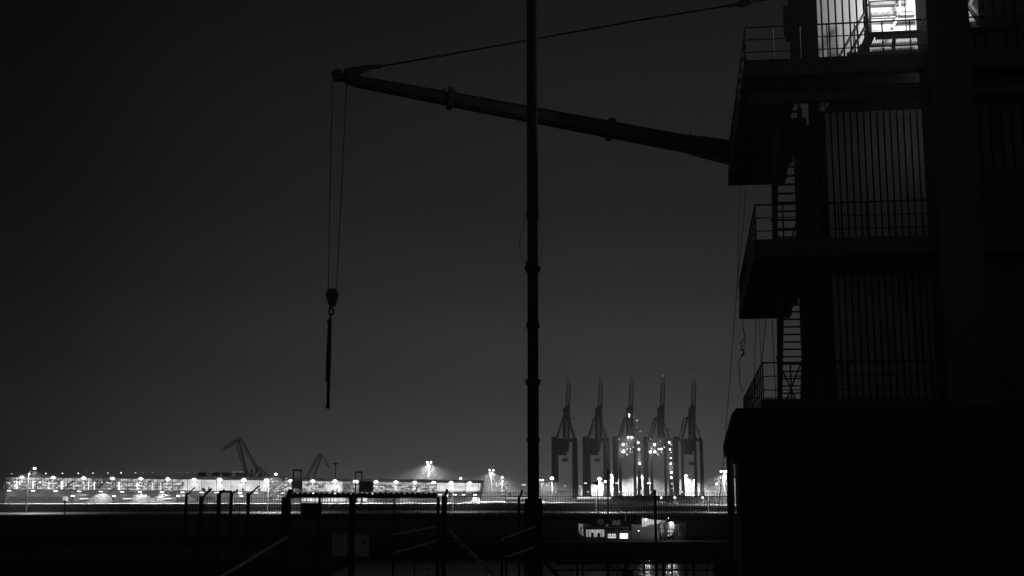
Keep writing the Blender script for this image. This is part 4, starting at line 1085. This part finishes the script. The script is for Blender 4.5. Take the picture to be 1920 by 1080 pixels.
# small lights along the roof edge
for px in (22, 55, 86, 117, 147, 174, 202, 227, 254, 268, 287, 303, 320, 336, 352, 366, 397, 438, 452, 492):
    y = 888.5 - px * .008; p = H(px, y, 6)
    b = MB(); b.ball(p, .22 if px < 260 else .13); q = b.build('roof_light', E['lamp'] if px < 230 else E['dim'], hall)
    b = MB(); b.bar(p - Vector((0, 0, .2)), H(px, roof_y(px) - 4.0, 6), .08); b.build('roof_light_post', M['steel'], q)
# things on the roof
def on_roof(pa, pb, ya, yb, name, label, cat, grp=None, bevel=False):
    o = MB(); a = H(pa, ya, 10); c = H(pb, ya, 10); z0 = H(pa, yb, 10).z; h = a.z - z0; 
    if bevel:
        r = h / 2; n = 10
        prof = [Vector((a.x + r * .5 - r*.5 * math.sin(t) , a.y, z0 + r - r * math.cos(t))) for t in [math.pi * i / 6 for i in range(7)]]
        prof += [Vector((c.x - r * .5 + r*.5 * math.sin(t), a.y, z0 + r + r * math.cos(t))) for t in [math.pi * i / 6 for i in range(7)]]
        o.prism(prof, (0, 3, 0))
    else:
        o.box((a.x, a.y, z0), (c.x, a.y + 3, a.z))
        for i in range(4): xx = a.x + (c.x - a.x) * (i + .5) / 4; o.box((xx - .06, a.y - .06, z0 + .1), (xx + .06, a.y - .003, a.z - .1))
    ob = o.build(name, M['crane'], off='own'); return tag(ob, label, cat, grp)
on_roof(370.5, 385.5, 885.5, 895.5, 'ventilation_unit', 'leftmost rounded ventilation unit on the hall roof', 'ventilation unit', 'units on the hall roof', True)
on_roof(397, 411, 885.5, 896, 'ventilation_unit', 'square ventilation unit beside the rounded one at left on the hall roof', 'ventilation unit', 'units on the hall roof')
on_roof(417, 432, 885.5, 896.5, 'ventilation_unit', 'square ventilation unit beside the rounded one at right on the hall roof', 'ventilation unit', 'units on the hall roof')
on_roof(440.5, 456, 886.5, 896.5, 'ventilation_unit', 'rightmost rounded ventilation unit on the hall roof', 'ventilation unit', 'units on the hall roof', True)
# gantries and stair tower in the middle of the hall
def frame_thing(px0, px1, ytop, ybot, d, w, label, block=None):
    a = P(px0, ytop, d); c = P(px1, ytop, d)
    o = thing('gantry_frame', label, 'gantry', ((a.x + c.x) / 2, d, LAND), 'gantries before the hall')
    b = MB()
    for x in (a.x, c.x): b.box((x - w/2, d - .4, LAND), (x + w/2, d + .4, a.z - .3))
    b.box((a.x - w/2, d - .4, a.z - .3), (c.x + w/2, d + .4, a.z + .4)); b.build('frame', M['crane'], o)
    if block:
        q = MB(); e = P(block[0], block[2], d); f = P(block[1], block[3], d); q.box((e.x, d - 1.5, f.z), (f.x, d - .45, e.z))
        for i in range(5): xx = e.x + (f.x - e.x) * (i + .5) / 5; q.box((xx - .08, d - 1.6, f.z + .1), (xx + .08, d - 1.503, e.z - .1))
        q.build('hoist_cabin', M['crane'], o)
    return o
frame_thing(550.5, 565, 882, 905, 522, .55, 'dark gantry frame with a broad cabin in front of the middle of the hall', (548, 567, 902, 916))
frame_thing(667, 678.5, 885.5, 905, 530, .5, 'dark gantry frame with a cabin right of the bright bay of the hall', (674, 700, 903, 922))
st_ = thing('stair_tower', 'open steel stair tower with diagonal flights against the lit middle of the hall', 'stair tower', H(525, 943, -6))
b = MB()
for px in (508, 516, 525, 533, 541, 548): p = H(px, 896, -6); b.box((p.x - .14, p.y - .14, LAND), (p.x + .14, p.y + .14, p.z))
for y in (897, 905, 913, 922, 930, 938): b.bar(H(506, y, -6), H(550, y, -6), .18, .25)
b.build('frame', M['steel'], st_)
b = MB()
for i, (p, q) in enumerate([((505, 921), (532, 903)), ((520, 927), (546, 908)), ((532, 903), (508, 896)), ((512, 938), (540, 922)), ((540, 922), (524, 913))]): b.bar(H(p[0], p[1], -6.4), H(q[0], q[1], -6.4), .2, .35)
b.build('stair_flight', M['steel'], st_)
b = MB()
for i in range(26):
    x = rnd.uniform(506, 549); y = rnd.uniform(897, 940); p = H(x, y, -6.6); b.box((p.x - .25, p.y - .2, p.z - .08), (p.x + .25, p.y, p.z + .1))
q = b.build('stair_lamp', E['dim'], st_)

# quay things before the hall
b = MB(); hstrip(b, 305, 520, lambda x: 938.8, lambda x: 939.6, -16, -15.8, 0, 1)
bar_ = thing('quay_barrier', 'low dark rail barrier on the quay in front of the brightest part of the hall', 'barrier', H(410, 944, -16)); 
b.build('rail', M['steel'], bar_); b = MB()
for px in range(306, 520, 11): p = H(px, 939, -15.9); b.box((p.x - .1, p.y - .1, LAND), (p.x + .1, p.y + .1, p.z))
b.build('post', M['steel'], bar_)
# thin far post at left
o = thing('mooring_pole', 'thin dark pole standing in the shore dark below the left half of the hall', 'pole', (P(121, 985, 212).x, 212, WATER)); b = MB(); b.tube([(P(121, 1004, 212).x, 212, WATER - 1), P(121, 940, 212)], .11, 8); b.ball(P(121, 941, 212), .25); b.build('post', M['steel'], o)

# ================================================================== sheds and banks at the container terminal
def shed(pa, pb, ya, d, dep, name, label, m, lit=None, rib=True):
    a = P(pa, ya, d); c = P(pb, ya, d)
    o = thing(name, label, 'shed', ((a.x + c.x) / 2, d, LAND))
    b = MB(); b.box((a.x, d, LAND), (c.x, d + dep, a.z - .4))
    if rib:
        n = int((pb - pa) / 4)
        for i in range(n): x = a.x + (c.x - a.x) * (i + .5) / n; b.box((x - .18, d - .12, LAND + .3), (x + .18, d + .003, a.z - .8), 1)
    b.build('wall', [m, M['steel']], o)
    b = MB(); b.box((a.x - .4, d - .5, a.z - .397), (c.x + .4, d + dep + .4, a.z)); b.build('roof', M['roofing'], o)
    if lit:
        b = MB(); p = P(lit[0], lit[2], d); q = P(lit[1], lit[3], d); b.box((p.x, d - .3, q.z), (q.x, d - .125, p.z)); b.build('light_strip', E['hot'], o)
    return o
shed(1150, 1385, 930, 720, 30, 'warehouse', 'long dark warehouse across the feet of the container cranes', M['crane'])
shed(946, 1010, 930.5, 640, 12, 'warehouse', 'low dark warehouse with a strip of light left of the upright mast', M['crane'], (950, 1012, 933, 935.2))
shed(1028, 1080, 933.5, 600, 10, 'warehouse', 'small pale floodlit shed right of the upright mast', M['wall'])
shed(1082, 1146, 930, 610, 10, 'warehouse', 'pale shed with a lit upper strip under the second crane', M['crane'], (1082, 1145, 930.8, 935.5))
shed(905, 945, 932, 700, 20, 'warehouse', 'dark shed just beyond the right end of the hall', M['crane'])
shed(1291, 1372, 920.5, 1000, 40, 'warehouse', 'hazy flat roofed warehouse behind the rightmost crane', M['crane'], None, False)
rnd = random.Random(11)
b = MB(); x = 905
while x < 1375:
    w = rnd.uniform(6, 22); a = P(x, rnd.uniform(919.5, 924), 1150); c = P(x + w, 920, 1150); b.box((a.x, 1150, LAND), (c.x, 1150 + 30, a.z)); x += w
tag(b.build('far_skyline', M['crane']), 'low hazy skyline of stacked containers and sheds beyond the cranes', 'skyline', None, 'stuff')
# grassy bank hummocks along the far shore
b = MB(); nx, ny = 160, 5; rnd = random.Random(5)
for i in range(nx + 1):
    for j in range(ny + 1):
        x = -160 + 320 * i / nx; y = 214.5 + 9 * j / ny; z = LAND + .02 + (0 if j in (0, ny) else rnd.uniform(.0, .5)); b.v.append(Vector((x, y, z)))
for i in range(nx):
    for j in range(ny): k = i * (ny + 1) + j; b.f.append((k, k + ny + 1, k + ny + 2, k + 1)); b.mi.append(0)
tag(b.build('shore_bank', M['grass']), kind='structure')

# ================================================================== haze
hz = MB(); hz.box((-1510, -90, -7.5), (1510, 1500, 128)); ho = hz.build('haze', None)
hm = bpy.data.materials.new('haze'); hm.use_nodes = True; t = hm.node_tree
for n in list(t.nodes): t.nodes.remove(n)
out = t.nodes.new('ShaderNodeOutputMaterial'); pv = t.nodes.new('ShaderNodeVolumePrincipled')
pv.inputs['Color'].default_value = (.95, .95, .95, 1); pv.inputs['Density'].default_value = 0.00104; pv.inputs['Anisotropy'].default_value = 0.55
t.links.new(pv.outputs[0], out.inputs['Volume'])
ho.data.materials.clear(); ho.data.materials.append(hm); ho['kind'] = 'stuff'; ho['label'] = 'thin night haze over the harbour';
